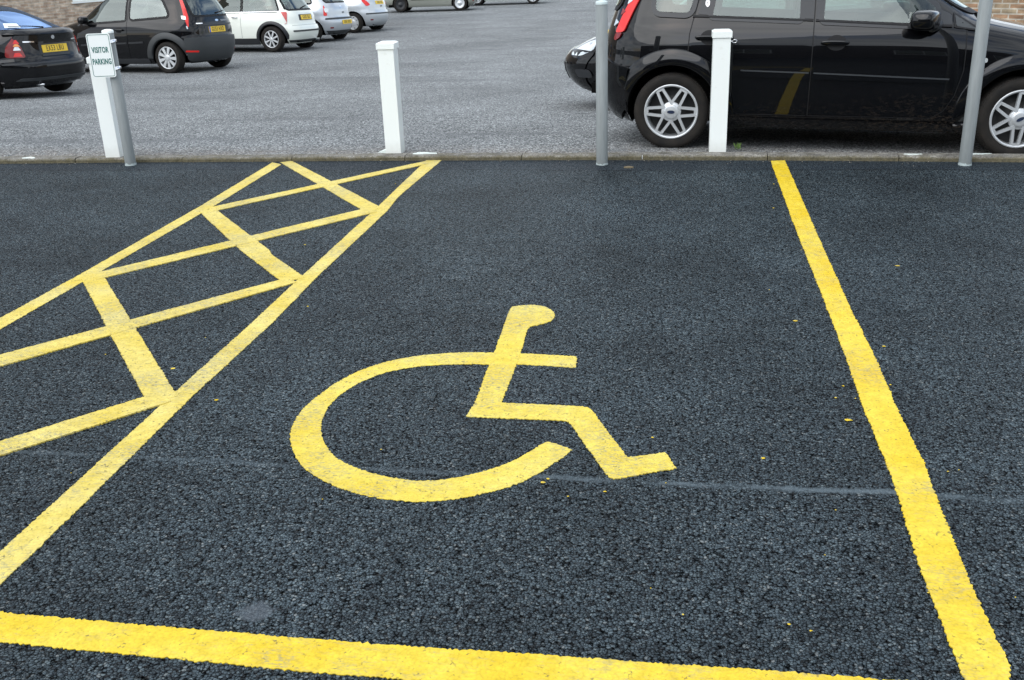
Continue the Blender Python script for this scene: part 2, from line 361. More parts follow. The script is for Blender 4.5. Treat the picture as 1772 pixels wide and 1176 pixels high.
def subdiv(poly, step):
    out = []
    for i, a in enumerate(poly):
        b = poly[(i + 1) % len(poly)]; d = math.hypot(b[0] - a[0], b[1] - a[1]); k = max(1, int(math.ceil(d / step)))
        out += [(a[0] + (b[0] - a[0]) * j / k, a[1] + (b[1] - a[1]) * j / k) for j in range(k)]
    return out
def rounded(poly, r, seg=5):
    out = []; n = len(poly)
    for i in range(n):
        p0, p, p1 = Vector(poly[i - 1]), Vector(poly[i]), Vector(poly[(i + 1) % n]); a = p0 - p; b = p1 - p
        rr = r[i] if isinstance(r, (list, tuple)) else r
        rr = min(rr, a.length * .45, b.length * .45)
        if rr < 1e-5: out.append(tuple(p)); continue
        a = p + a.normalized() * rr; b = p + b.normalized() * rr
        for k in range(seg + 1):
            t = k / seg; out.append(tuple((1 - t) ** 2 * a + 2 * t * (1 - t) * p + t * t * b))
    return out
def smooth_closed(poly, it=1, keep=.012):
    """Chaikin rounding of a traced outline; sharp corners stay nearly sharp"""
    q = []
    for i, p in enumerate(poly):
        a, b = Vector(poly[i - 1]) - Vector(p), Vector(poly[(i + 1) % len(poly)]) - Vector(p)
        if a.length > 3 * keep and b.length > 3 * keep and (-a).angle(b) > math.radians(38):
            for d in (a, b): e = Vector(p) + d.normalized() * keep; q.append(tuple(e))
            q.insert(-1, p)
        else: q.append(p)
    poly = q
    for _ in range(it):
        o = []
        for i, a in enumerate(poly):
            b = poly[(i + 1) % len(poly)]
            o += [(a[0] * .75 + b[0] * .25, a[1] * .75 + b[1] * .25), (a[0] * .25 + b[0] * .75, a[1] * .25 + b[1] * .75)]
        poly = o
    return poly
def ragged(poly, step=.006, amp=.0022, seed=0):
    rnd = random.Random(seed); p = subdiv(poly, step); n = len(p); out = []
    lo = [rnd.gauss(0, 1) for _ in range(n)]; sl = [sum(lo[(i + j) % n] for j in range(-6, 7)) / 3.6 for i in range(n)]
    for i, q in enumerate(p):
        a, b = Vector(p[i - 1]), Vector(p[(i + 1) % n]); t = b - a
        if t.length < 1e-6: continue
        nn = Vector((t.y, -t.x)).normalized(); k = amp * (rnd.gauss(0, .8) + sl[i] * .3)
        k = max(-3 * amp, min(3 * amp, k)); out.append((q[0] + nn.x * k, q[1] + nn.y * k))
    return out
def marking(name, poly, z, mat, parent=None, seed=0, step=.006, amp=.0022):
    p = ragged(poly, step, amp, seed); vs, fs, n = cdt(p, .0)
    V = [(x, y, z) for x, y in vs]; m = len(V)
    # a thin real edge down to the tarmac
    V += [(x, y, 0.0002) for x, y in vs[:n]]; Fc = list(fs) + [(i, m + i, m + (i + 1) % n, (i + 1) % n) for i in range(n)] if m >= n else list(fs)
    me = mesh(name, V, Fc); bm = bmesh.new(); bm.from_mesh(me); bmesh.ops.recalc_face_normals(bm, faces=bm.faces[:]); bm.to_mesh(me); bm.free()
    return link(name, me, parent, mat)

# ------------------------------------------------------------------ ground
LOTP = [(7.8, .025), (10.5, -.12), (14.8, -.44), (18.6, -.64), (24.8, -.93), (32, -1.12), (43, -1.31), (60, -1.5), (700, -1.5)]
def lotz(x, y):
    return float(np.interp(y, [a for a, _ in LOTP], [b for _, b in LOTP])) - .02 * max(0, min(x, 12))
KERB = [(-300, 7.35), (-12, 7.40), (-8, 7.47), (-5.511, 7.549), (-4.374, 7.587), (-3.045, 7.622), (-1.835, 7.646), (-0.579, 7.655), (0.525, 7.638), (1.259, 7.612), (2.385, 7.555), (6, 7.44), (12, 7.4), (300, 7.35)]
def kerby(x):
    for a, b in zip(KERB, KERB[1:]):
        if a[0] <= x <= b[0]: return a[1] + (b[1] - a[1]) * (x - a[0]) / (b[0] - a[0])
    return 7.4
kind(link('asphalt_ground', mesh('asphalt_ground', [(-300, -300, 0), (300, -300, 0), (300, 7.6, 0)] + [(x, y + .03, 0) for x, y in KERB[::-1]], [tuple(range(3 + len(KERB)))]), mat=ASPH), 'structure')
xs = [-300, -60, -12, -8, -5.511, -4.374, -3.045, -1.835, -.579, 0, .525, 1.259, 2.385, 6, 12, 60, 300]; ys = [None, 7.8, 10.5, 14.8, 18.6, 24.8, 32, 43, 60, 120, 600]
V = []; Fc = []
for y in ys:
    for x in xs: yy = kerby(x) + .06 if y is None else y; V.append((x, yy, lotz(x, yy)))
nx = len(xs)
for j in range(len(ys) - 1):
    for i in range(nx - 1): Fc.append((j * nx + i, j * nx + i + 1, (j + 1) * nx + i + 1, (j + 1) * nx + i))
kind(link('car_park_ground', mesh('car_park_ground', V, Fc), mat=LOT), 'structure')
# concrete edging: stones end to end, worn arris, small joints
def kerb():
    rnd = random.Random(3); V = []; Fc = []; x = -14.0
    while x < 9:
        n = 12; ln = .915; dz = rnd.uniform(-.0035, .0035); dy = rnd.uniform(-.006, .006)
        for k in range(n + 1):
            a = x + .003 + (ln - .006) * k / n; y = kerby(a) + dy + rnd.uniform(-.0025, .0025); h = .036 + dz + rnd.uniform(-.0012, .0012)
            b = len(V)
            V += [(a, y - .002, -.01), (a, y, h * .62), (a, y + .006 + rnd.uniform(0, .004), h * .88), (a, y + .018, h), (a, y + .115, h), (a, y + .125, -.03)]
            if k:
                for i in range(5): Fc.append((b - 6 + i, b + i, b + i + 1, b - 5 + i))
        b = len(V) - 6; Fc.append(tuple(b + i for i in range(6))); b = len(V) - 6 * (n + 1); Fc.append(tuple(b + 5 - i for i in range(6)))
        x += ln
    return mesh('kerb', V, Fc)
kind(link('kerb', kerb(), mat=CONC), 'structure')

# ------------------------------------------------------------------ painted markings (outlines measured on the ground, metres)
WHEEL = [(-0.392, 3.829), (-0.622, 3.844), (-0.736, 3.844), (-0.86, 3.84), (-0.955, 3.82), (-1.048, 3.788), (-1.136, 3.739), (-1.214, 3.664), (-1.262, 3.594), (-1.308, 3.494), (-1.337, 3.382), (-1.356, 3.276), (-1.356, 3.177), (-1.341, 3.083), (-1.318, 3.013), (-1.276, 2.929), (-1.222, 2.843), (-1.164, 2.785), (-1.1, 2.737), (-1.023, 2.693), (-0.937, 2.662), (-0.856, 2.644), (-0.766, 2.642), (-0.695, 2.656), (-0.627, 2.684), (-0.559, 2.719), (-0.492, 2.766), (-0.434, 2.831), (-0.39, 2.905), (-0.354, 2.965), (-0.329, 3.025), (-0.407, 3.074), (-0.427, 3.072), (-0.459, 3.013), (-0.498, 2.951), (-0.544, 2.896), (-0.598, 2.85), (-0.653, 2.815), (-0.723, 2.781), (-0.796, 2.766), (-0.877, 2.777), (-0.945, 2.798), (-1.019, 2.83), (-1.088, 2.872), (-1.152, 2.941), (-1.205, 3.023), (-1.24, 3.111), (-1.257, 3.175), (-1.268, 3.273), (-1.262, 3.367), (-1.238, 3.455), (-1.196, 3.537), (-1.14, 3.61), (-1.057, 3.664), (-0.948, 3.701), (-0.834, 3.715), (-0.715, 3.721), (-0.605, 3.73), (-0.471, 3.721), (-0.385, 3.711)]
FIG = [(-0.756, 4.341), (-0.749, 4.395), (-0.698, 4.424), (-0.632, 4.428), (-0.584, 4.399), (-0.546, 4.339), (-0.537, 4.278), (-0.546, 4.224), (-0.588, 4.18), (-0.627, 4.154), (-0.635, 4.125), (-0.635, 4.069), (-0.627, 3.844), (-0.625, 3.721), (-0.626, 3.364), (-0.333, 3.362), (-0.302, 3.349), (-0.282, 3.317), (-0.226, 3.182), (-0.143, 2.987), (-0.09, 3.002), (-0.021, 3.031), (0.01, 2.951), (0.018, 2.923), (-0.026, 2.908), (-0.085, 2.88), (-0.129, 2.861), (-0.172, 2.838), (-0.191, 2.847), (-0.208, 2.876), (-0.27, 3.022), (-0.358, 3.225), (-0.38, 3.238), (-0.734, 3.24), (-0.724, 3.39), (-0.736, 3.653), (-0.736, 3.844), (-0.75, 4.234)]
HL = [(-3.165, 7.58), (-3.136, 6.196), (-3.148, 4.762), (-3.169, 4.094), (-3.192, 3.358), (-3.09, 3.232), (-3.072, 3.951), (-3.061, 4.803), (-3.043, 6.224), (-3.062, 7.503)]
HR = [(-1.935, 7.661), (-1.917, 6.248), (-1.917, 4.822), (-1.912, 4.143), (-1.916, 3.393), (-1.917, 2.422), (-1.917, 2.246), (-1.917, 1.927), (-1.808, 1.939), (-1.815, 2.096), (-1.816, 2.432), (-1.83, 3.304), (-1.816, 4.112), (-1.832, 4.779), (-1.826, 6.11), (-1.851, 6.496), (-1.814, 7.643)]
A1 = [(-3.07, 7.537), (-2.998, 7.6), (-1.912, 6.233), (-1.966, 6.101)]
A2 = [(-3.058, 6.045), (-2.971, 6.105), (-2.38, 5.374), (-2.272, 5.241), (-2.224, 5.155), (-1.919, 4.803), (-2.008, 4.722), (-2.414, 5.202)]
A3 = [(-3.058, 4.629), (-2.99, 4.718), (-1.933, 3.381), (-2.014, 3.304)]
B1 = [(-1.941, 7.657), (-3.032, 6.201), (-2.965, 6.105), (-1.919, 7.469)]
B2 = [(-2.002, 6.143), (-3.056, 4.803), (-2.978, 4.709), (-1.912, 6.045)]
B3 = [(-2.009, 4.717), (-2.872, 3.655), (-3.157, 3.315), (-3.057, 3.191), (-2.792, 3.538), (-1.932, 4.653)]
B4 = [(-2.01, 3.289), (-2.358, 2.897), (-2.536, 2.683), (-2.452, 2.574), (-2.289, 2.796), (-1.93, 3.203)]
BR = [(0.663, 7.603), (0.664, 5.788), (0.676, 4.42), (0.676, 3.815), (0.672, 3.462), (0.682, 2.951), (0.666, 2.442), (0.674, 2.001), (0.676, 1.901), (0.774, 1.912), (0.772, 2.013), (0.79, 2.06), (0.783, 2.16), (0.78, 2.41), (0.793, 2.962), (0.798, 3.046), (0.788, 3.472), (0.791, 3.823), (0.784, 4.204), (0.776, 4.427), (0.773, 5.061), (0.769, 5.984), (0.764, 7.624)]
BB = [(-2.447, 1.993), (-1.738, 1.983), (-1.245, 1.975), (-0.784, 1.97), (0.198, 1.98), (0.534, 1.981), (0.782, 1.983), (0.752, 1.874), (0.191, 1.858), (-0.746, 1.851), (-0.957, 1.854), (-1.213, 1.861), (-1.662, 1.869), (-2.34, 1.879)]

sym = tag(empty('wheelchair_symbol', loc=(0, 0, 0)), 'yellow wheelchair symbol painted on the dark asphalt in the middle of the bay', 'road marking')
marking('wheel_arc', smooth_closed(WHEEL, 1), .0022, YEL2, sym, 1)
marking('seated_figure', smooth_closed(FIG, 1), .0032, YEL2, sym, 2)
hat = tag(empty('hatched_marking', loc=(0, 0, 0)), 'worn yellow crisscross hatching between two long lines left of the wheelchair bay', 'road marking')
marking('outer_line', HL, .0024, YEL3, hat, 3); marking('bay_side_line', HR, .0030, YEL3, hat, 4)
def longer(q, e):
    """push both short ends out so the bars lap onto the long lines"""
    c = Vector((sum(p[0] for p in q) / len(q), sum(p[1] for p in q) / len(q))); a, b = max(((Vector(q[i]) - Vector(q[j])) for i in range(len(q)) for j in range(i)), key=lambda v: v.length), None
    d = a.normalized(); h = a.length / 2
    o = []
    for p in q:
        k = (Vector(p) - c).dot(d); w_ = Vector(p) + d * math.copysign(e, k) if abs(k) > h * .8 else Vector(p)
        o.append((w_.x, min(w_.y, 7.63)))
    return o
for i, q in enumerate((A1, A2, A3)): marking('broad_crossbar', longer(q, .045 + .03 * (i == 2)), .0038 + .0003 * i, YEL3, hat, 10 + i)
for i, q in enumerate((B1, B2, B3, B4)): marking('narrow_crossbar', longer(q, .045 + .03 * (i == 3)), .0050 + .0003 * i, YEL3, hat, 20 + i)
tag(marking('bay_line', BR, .0036, YEL, None, 5, amp=.0025), 'long straight bright yellow line along the right side of the wheelchair bay', 'road marking')
tag(marking('bay_end_line', BB, .0026, YEL, None, 6, amp=.0025), 'broad yellow line across the bottom of the photo closing the bay', 'road marking')
# yellow crumbs and drips of paint
def flecks():
    rnd = random.Random(11); m = MB(); pts = []
    for k in range(45):
        t = rnd.random()
        if t < .4: x, y = .73 + rnd.gauss(0, .12), rnd.uniform(2, 7.6)
        elif t < .7: x, y = rnd.uniform(-3, -1.7), rnd.uniform(2.2, 7.6)
        elif t < .85: x, y = rnd.uniform(-1.3, 0), 2.75 + rnd.gauss(0, .12)
        else: x, y = rnd.uniform(-.3, .9), rnd.uniform(1.95, 3.2)
        pts.append((x, y, abs(rnd.gauss(0, .0016)) + .0014))
    pts += [(.605, 3.33, .010), (1.093, 5.115, .009), (.295, 3.023, .006), (-2.036, 3.578, .009), (-.20, 2.76, .004), (-.31, 2.72, .003), (.35, 2.14, .003), (.30, 2.16, .003), (.04, 2.17, .003), (.52, 4.3, .007), (-1.72, 3.3, .006)]
    for x, y, r in pts:
        n = 7; a0 = rnd.random() * 6; q = [(x + r * rnd.uniform(.6, 1.4) * math.cos(a0 + 2 * PI * k / n) * 1.3, y + r * rnd.uniform(.6, 1.4) * math.sin(a0 + 2 * PI * k / n), .002) for k in range(n)]
        m.add(q + [(x, y, .0045)], [(k, (k + 1) % n, n) for k in range(n)])
    return m.build('paint_crumbs', YEL)
kind(flecks(), 'stuff')
def blob(name, c, rx, ry, z, mat, seed, hgt=.003):
    rnd = random.Random(seed); n = 26; q = []
    for k in range(n):
        a = 2 * PI * k / n; r = 1 + .22 * math.sin(3 * a + seed) + rnd.uniform(-.16, .16); q.append((c[0] + rx * r * math.cos(a), c[1] + ry * r * math.sin(a)))
    m = MB(); m.add([(x, y, z - .012) for x, y in q] + [(c[0] + (x - c[0]) * .9, c[1] + (y - c[1]) * .9, z + hgt) for x, y in q], [(k, (k + 1) % n, n + (k + 1) % n, n + k) for k in range(n)] + [tuple(range(n, 2 * n))]); return m.build(name, mat)
DROP = pm('white_paint_drip', (.62, .68, .64), .45)
for i, (c, rx, ry, z, lab) in enumerate([((1.66, 7.655), .062, .018, .037, 'small white paint splash on the kerb left of the tall right steel post'), ((2.10, 7.665), .085, .026, .036, 'white paint splash on the kerb just right of the tall right steel post'),
        ((-1.975, 7.74), .085, .03, .038, 'pale paint splash on the kerb right of the short white middle post'), ((-5.27, 7.60), .06, .03, .037, 'pale chipped paint patch on the kerb at the far left edge of the photo')]):
    o = blob('paint_splash', c, rx, ry, z, DROP, i); tag(o, lab, 'paint splash', 'white paint splashes along the kerb')
leafm = pm('dead_leaf', (.15, .12, .07), .8)
o = blob('leaf', (-.36, 7.385), .034, .016, .006, leafm, 9, .004); tag(o, 'small brown dead leaf on the asphalt right of the middle steel post', 'leaf')
# loose chippings and grit along the kerb
def grit():
    rnd = random.Random(21); m = MB()
    for k in range(900):
        x = rnd.uniform(-7, 4); q = rnd.random(); y = kerby(x)
        if q < .55: y += .125 + abs(rnd.gauss(0, .12)); z = lotz(x, max(y, 7.8)) + .001
        elif q < .8: y += rnd.uniform(.02, .115); z = .036
        else: y -= abs(rnd.gauss(0, .05)) + .004; z = .001
        r = rnd.uniform(.002, .0055) * (1.7 if rnd.random() < .06 else 1); a = rnd.random() * 6; c, s_ = math.cos(a), math.sin(a)
        p = [(r * rnd.uniform(.7, 1.3) * math.cos(a + i * 2.1), r * rnd.uniform(.7, 1.3) * math.sin(a + i * 2.1)) for i in range(3)]
        m.add([(x + px, y + py, z) for px, py in p] + [(x, y, z + r * rnd.uniform(.6, 1.1))], [(0, 1, 3), (1, 2, 3), (2, 0, 3)])
    mt = pm('grit', (.2, .18, .15), .9); t = NT(mt); t.l(t.ramp(t.noise(23, 2), [(.3, (.05, .045, .035)), (.5, (.20, .17, .13)), (.7, (.45, .43, .38))]), t.b.inputs['Base Color'])
    return m.build('loose_grit', mt)
kind(grit(), 'stuff')
# weeds in the gap behind the kerb
m = MB(); rnd = random.Random(5)
for k in range(20):
    x, y = .44 + rnd.gauss(0, .012), 7.99 + rnd.gauss(0, .02); a = rnd.random() * 6.3; h = rnd.uniform(.012, .042); d = Vector((math.cos(a), math.sin(a), 0)); s_ = d.cross(Vector((0, 0, 1))) * .0016
    p = Vector((x, y, .015)); m.add([p - s_, p + s_, p + d * h * .35 + Vector((0, 0, h)) + s_ * 1.3, p + d * h * .8 + Vector((0, 0, h * 1.2))], [(0, 1, 2), (0, 2, 3)])
o = m.build('weed_tuft', pm('weed_green', (.14, .24, .05), .7)); tag(o, 'tiny green weed tuft behind the kerb under the nearest black car', 'weed')

# ------------------------------------------------------------------ posts
def white_post(x, y, h, rz, label, ring=False, foot=False):
    b = lotz(x, y); t = tag(empty('white_post', loc=(x, y, b), rz=rz), label, 'post', 'white square posts behind the kerb')
    MB().box((0, 0, (h - .05) / 2 - .01), (.125, .125, h - .03), .003).build('shaft', WPOST, t)
    m = MB(); a = .071; c = .052
    m.add([(-a, -a, h - .052), (a, -a, h - .052), (a, a, h - .052), (-a, a, h - .052), (-a, -a, h - .010), (a, -a, h - .010), (a, a, h - .010), (-a, a, h - .010), (-c, -c, h), (c, -c, h), (c, c, h), (-c, c, h)],
          [(3, 2, 1, 0)] + [(i, (i + 1) % 4, 4 + (i + 1) % 4, 4 + i) for i in range(4)] + [(4 + i, 4 + (i + 1) % 4, 8 + (i + 1) % 4, 8 + i) for i in range(4)] + [(8, 9, 10, 11)])
    m.build('cap', WPOST, t)
    if ring:
        m = MB(); m.tube([(.06, 0, h - .085), (.078, 0, h - .085)], .004); m.tube([(.094 + .016 * math.cos(k * PI / 8), 0, h - .085 + .011 * math.sin(k * PI / 8)) for k in range(17)], .0035, cap=False); m.build('chain_eye', CHROME, t)
    if foot:
        m = MB(); vs = [(-.065, -.03, .0), (-.065, .05, 0), (-.065, .05, .035), (-.065, -.03, .03), (-.145, .0, 0), (-.145, .03, 0)]
        m.add(vs, [(0, 3, 2, 1), (0, 4, 3), (3, 4, 5, 2), (2, 5, 1), (0, 1, 5, 4)]); m.build('mortar_foot', DROP, t)
    return t
white_post(-4.545, 7.690, .805, 0.0, 'white square post partly behind the visitor parking sign')
white_post(-2.232, 7.842, .855, 0.0, 'white square post in the middle with bare car park behind it', foot=True)
white_post(.285, 7.872, .895, 0.02, 'white square post with chain eye in front of the nearest black car', ring=True)
def steel_post(name, x, y, h, label, cap=True, r=.0425):
    t = tag(empty(name, loc=(x, y, 0)), label, 'post' if name == 'steel_post' else 'sign')
    if name == 'steel_post': t['group'] = 'round grey steel posts in front of the kerb'
    m = MB(); m.lathe([(r, -.05), (r, h - .012), (r - .006, h - .012), (r - .006, h - .3)], n=40); m.build('pole', GPOST, t)
    m = MB(); m.lathe([(r + .0012, h - .02), (r + .0012, h - .006), (r - .002, h), (r * .5, h + .006), (.0001, h + .008)], n=40); m.build('cap', WPOST if not cap else pm('pale_cap', (.50, .58, .58), .4), t)
    # lumpy collar of paint and grout at the foot
    m = MB(); rnd = random.Random(int(x * 100)); n = 22; vs = []
    for k in range(n):
        a = 2 * PI * k / n; q = rnd.uniform(.0005, .004); vs += [((r + q) * math.cos(a), (r + q) * math.sin(a), -.002), ((r + .001) * math.cos(a), (r + .001) * math.sin(a), rnd.uniform(.004, .022))]
    m.add(vs, [(2 * k, 2 * ((k + 1) % n), 2 * ((k + 1) % n) + 1, 2 * k + 1) for k in range(n)], True); m.build('foot_paint', pm('foot_grey', (.36, .42, .42), .6), t)
    return t
steel_post('steel_post', -.563, 7.505, 1.150, 'round grey steel post left of the nearest black car\'s rear wheel')
steel_post('steel_post', 1.975, 7.478, 1.75, 'taller round grey steel post in front of the nearest black car\'s front wheel')
sp = steel_post('sign_post', -4.325, 7.500, 1.035, 'white visitor parking sign with green lettering on a short round grey post', cap=False)

def text_obj(name, s, size, mat, parent, M, sx=1., bold=0., ext=.0008, align='CENTER', space=1.0):
    c = bpy.data.curves.new(name, 'FONT'); c.body = s; c.size = size; c.align_x = align; c.align_y = 'CENTER'; c.extrude = ext; c.offset = bold; c.space_character = space; c.resolution_u = 4
    o = bpy.data.objects.new(name, c); S.collection.objects.link(o); bpy.context.view_layer.update()
    me = bpy.data.meshes.new_from_object(o.evaluated_get(bpy.context.evaluated_depsgraph_get())); bpy.data.objects.remove(o); bpy.data.curves.remove(c)
    me.transform(Matrix.Diagonal((sx, 1, 1, 1))); me.transform(M); me.name = name
    return link(name, me, parent, mat)
def rrect(wd, ht, r, seg=6): return rounded([(-wd / 2, -ht / 2), (wd / 2, -ht / 2), (wd / 2, ht / 2), (-wd / 2, ht / 2)], r, seg)
SM = Matrix.Translation((-.047, -.072, .856)) @ Matrix.Rotation(math.radians(8), 4, 'Z') @ Matrix.Rotation(PI / 2, 4, 'X')
pl = MB().prism(rrect(.182, .325, .022), -.003, 0, SM).build('sign_plate', SIGNW, sp)
def ring_outline(name, wd, ht, r, t, z, mat, parent, M):
    a = rrect(wd, ht, r); b = rrect(wd - 2 * t, ht - 2 * t, r - t); n = len(a)
    return MB().add([M @ Vector((x, y, z)) for x, y in a + b], [(i, (i + 1) % n, n + (i + 1) % n, n + i) for i in range(n)]).build(name, mat, parent)
ring_outline('border', .167, .310, .017, .0035, .0012, SIGNG, pl, SM)
text_obj('lettering', 'VISITOR', .058, SIGNG, pl, SM @ Matrix.Translation((.0, .040, .0008)), .56, .0014, space=1.1)
text_obj('lettering', 'PARKING', .058, SIGNG, pl, SM @ Matrix.Translation((.0, -.046, .0008)), .56, .0014, space=1.1)
for z in (.10, -.10):
    m = MB(); m.lathe([(.0465, -.012), (.0465, .012), (.0425, .012)], Matrix.Translation((0, 0, .856 + z)), n=32); m.box((.046, .012, .856 + z), (.014, .012, .018), .002); m.build('clamp', CHROME, sp)

# ------------------------------------------------------------------ buildings
def wall_block(name, p0, ang, ln, z0, h, depth, mat, openings, label, cat, coping=True, frame_mat=None):
    """local x along the wall face, face looks toward local -y"""
    t = tag(empty(name, loc=(*p0, 0), rz=ang), label, cat); m = MB()
    zs = sorted({z0, h} | {o[2] for o in openings} | {o[3] for o in openings}); xs = sorted({0, ln} | {o[0] for o in openings} | {o[1] for o in openings})
    for a, b in zip(xs, xs[1:]):
        for c, d in zip(zs, zs[1:]):
            if any(o[0] <= a and b <= o[1] and o[2] <= c and d <= o[3] for o in openings): continue
            m.add([(a, 0, c), (b, 0, c), (b, 0, d), (a, 0, d)], [(0, 1, 2, 3)])
    for a, b, c, d in openings:
        q = [(a, c), (b, c), (b, d), (a, d)]
        for i in range(4):
            u, v = q[i], q[(i + 1) % 4]; m.add([(u[0], 0, u[1]), (u[0], .11, u[1]), (v[0], .11, v[1]), (v[0], 0, v[1])], [(0, 1, 2, 3)])
    m.add([(0, 0, z0), (0, depth, z0), (0, depth, h), (0, 0, h), (ln, 0, z0), (ln, depth, z0), (ln, depth, h), (ln, 0, h)], [(0, 3, 2, 1), (4, 5, 6, 7), (3, 7, 6, 2), (1, 2, 6, 5)])
    m.build('wall', mat, t)
    for a, b, c, d in openings:
        f = .055; m = MB()
        for bx in (((a + b) / 2, c + f / 2, b - a - .004, f), ((a + b) / 2, d - f / 2, b - a - .004, f)): m.box((bx[0], .05, bx[1]), (bx[2], .07, bx[3] - .003), .004)
        for xx in (a + f / 2, b - f / 2, (a + b) / 2): m.box((xx, .053, (c + d) / 2), (f - .003, .066, d - c - 2 * f), .003)
        w_ = m.build('window_frame', pm('window_white', (.75, .78, .76), .4), t)
        MB().add([(a + .01, .07, c + .01), (b - .01, .07, c + .01), (b - .01, .07, d - .01), (a + .01, .07, d - .01)], [(0, 1, 2, 3)]).build('pane', GLASS, w_)
        MB().box(((a + b) / 2, .0, c - .025), (b - a + .08, .12, .046), .005).build('window_sill', pm('window_white', (.75, .78, .76), .4), t)
    if coping: MB().box((ln / 2, depth / 2, h + .04), (ln + .1, depth + .1, .078), .008).build('coping', CONC, t)
    return t

# ------------------------------------------------------------------ cars
def pchip(knots):
    k = sorted(knots); X = np.array([a for a, _ in k], float); Y = np.array([b for _, b in k], float); h = np.diff(X); dl = np.diff(Y) / h; n = len(X); m = np.zeros(n)
    for i in range(1, n - 1):
        if dl[i - 1] * dl[i] > 0:
            w1, w2 = 2 * h[i] + h[i - 1], h[i] + 2 * h[i - 1]; m[i] = (w1 + w2) / (w1 / dl[i - 1] + w2 / dl[i])
    m[0], m[-1] = dl[0], dl[-1]
    def f(x):
        x = min(max(x, X[0]), X[-1]); i = min(int(np.searchsorted(X, x, 'right')) - 1, n - 2); t = (x - X[i]) / h[i]
        return float((2 * t ** 3 - 3 * t * t + 1) * Y[i] + (t ** 3 - 2 * t * t + t) * h[i] * m[i] + (-2 * t ** 3 + 3 * t * t) * Y[i + 1] + (t ** 3 - t * t) * h[i] * m[i + 1])
    return f
KF = lambda n: .5 ** (1 / n)
DEF = []
BODIES = []
class Body:
    def __init__(s, XR, XF, W, cx=1.3, nr=5, nf=3.6, wb=2.49, R=.35, zh=.285):
        BODIES.append(s)
        s.xr, s.xf, s.W = pchip(XR), pchip(XF), pchip(W); s.cx, s.nr, s.nf, s.wb, s.R, s.zh = cx, nr, nf, wb, R, zh
        s.zb, s.zt = W[0][0], W[-1][0]; s.wins = []; s.todo = []
    def side(s, x, z):
        if x < s.cx: L_, n = s.cx - s.xr(z), s.nr; u = (s.cx - x) / max(L_, 1e-3)
        else: L_, n = s.xf(z) - s.cx, s.nf; u = (x - s.cx) / max(L_, 1e-3)
        u = min(abs(u), 1); return s.W(z) * (1 - u ** n) ** (1 / n)
    def end(s, q, z, rear=True):
        """q in metres-ish along the perimeter from the centre line, sign = side (+ left)"""
        sg = 1 if q >= 0 else -1; t = abs(q) / 1.7; n = s.nr if rear else s.nf
        k = KF(n)
        if t < .5: v = t / .5 * k; u = (1 - v ** n) ** (1 / n)
        else: u = k * (1 - (t - .5) / .5); u = max(u, 0); v = (1 - u ** n) ** (1 / n)
        L_ = (s.cx - s.xr(z)) if rear else (s.xf(z) - s.cx)
        return Vector((s.cx - L_ * u if rear else s.cx + L_ * u, sg * v * s.W(z), z))
    def q_of_y(s, y, z, rear=True):
        n = s.nr if rear else s.nf; v = min(abs(y) / s.W(z), .9999); sg = 1 if y >= 0 else -1
        k = KF(n); t = .5 * v / k if v < k else .5 + .5 * (1 - (1 - v ** n) ** (1 / n) / k); return sg * t * 1.7
    def q_of_x(s, x, z, sg=1, rear=True):
        n = s.nr if rear else s.nf; L_ = (s.cx - s.xr(z)) if rear else (s.xf(z) - s.cx); u = min(abs(s.cx - x) / L_, .9999)
        k = KF(n); t = .5 + .5 * (1 - u / k) if u < k else .5 * (1 - u ** n) ** (1 / n) / k; return sg * t * 1.7
    def map(s, a, z, space, off):
        """space: 'L','R' side (a = x); 'B' back, 'F' front (a = q)"""
        e = .004
        if space in 'LR':
            sg = 1 if space == 'L' else -1
            g = lambda x, zz: Vector((x, sg * s.side(x, zz), zz))
        else: g = lambda x, zz: s.end(x, zz, space == 'B')
        p = g(a, z); du = g(a + e, z) - g(a - e, z); dv = g(a, min(z + e, s.zt)) - g(a, max(z - e, s.zb)); n = du.cross(dv)
        if n.length < 1e-12: n = Vector((0, 0, 1))
        n.normalize(); c = Vector((s.cx, 0, .6))
        if n.dot(p - c) < 0: n = -n
        return p + n * off
    def patch(s, name, pts, space, mat, off=.004, parent=None, r=.02, step=.06, depth=.012, auto=False):
        """pts (x,z) on sides; ('y',y,z)/('x',x,z,sg) tuples or (y,z) on ends"""
        if space in 'BF':
            q = []
            for p in pts:
                if p[0] == 'x': q.append((s.q_of_x(p[1], p[2], p[3], space == 'B'), p[2]))
                else: q.append((s.q_of_y(p[0], p[1], space == 'B'), p[1]))
            pts = q
        poly = rounded(pts, r) if r else list(pts); poly = subdiv(poly, step * .7)
        glz = mat in (GLASS, GLASSG, GLASSB, GLASSL)
        if glz: s.wins.append((space, poly)); off = max(off, .010)
        if name == 'window_seal' and s.wins: poly = grow(s.wins[-1][1], .036)
        ob = link(name, bpy.data.meshes.new(name), parent, mat); s.todo.append((ob, poly, space, step, off, depth, glz))
        if glz and auto: s.patch('window_seal', pts, space, RUB, .0075, ob, 0, step, .014)
        return ob
    def finish(s):
        for q in s.todo: s.fill(*q)
        s.make_shell()
    def fill(s, ob, poly, space, step, off, depth, glz):
        hs = [] if glz else [h for sp_, h in s.wins if sp_ == space and all(inside(poly, *p) for p in h)]
        vs, fs, n = cdt(poly, step, hs)
        top = [s.map(a, z, space, off) for a, z in vs]; V = list(top); sm = [True] * len(fs); Fc = list(fs)
        # consistent orientation
        a, b, c = (top[i] for i in fs[0]); out = (b - a).cross(c - a).dot(a - Vector((s.cx, 0, .6))) < 0
        if out: Fc = [f[::-1] for f in Fc]
        m = len(V)
        for i in range(n): V.append(top[i])
        for i in range(n): V.append(s.map(vs[i][0], vs[i][1], space, off - depth))
        sk = [(m + i, m + (i + 1) % n, m + n + (i + 1) % n, m + n + i) for i in range(n)]
        Fc += sk; sm += [False] * n
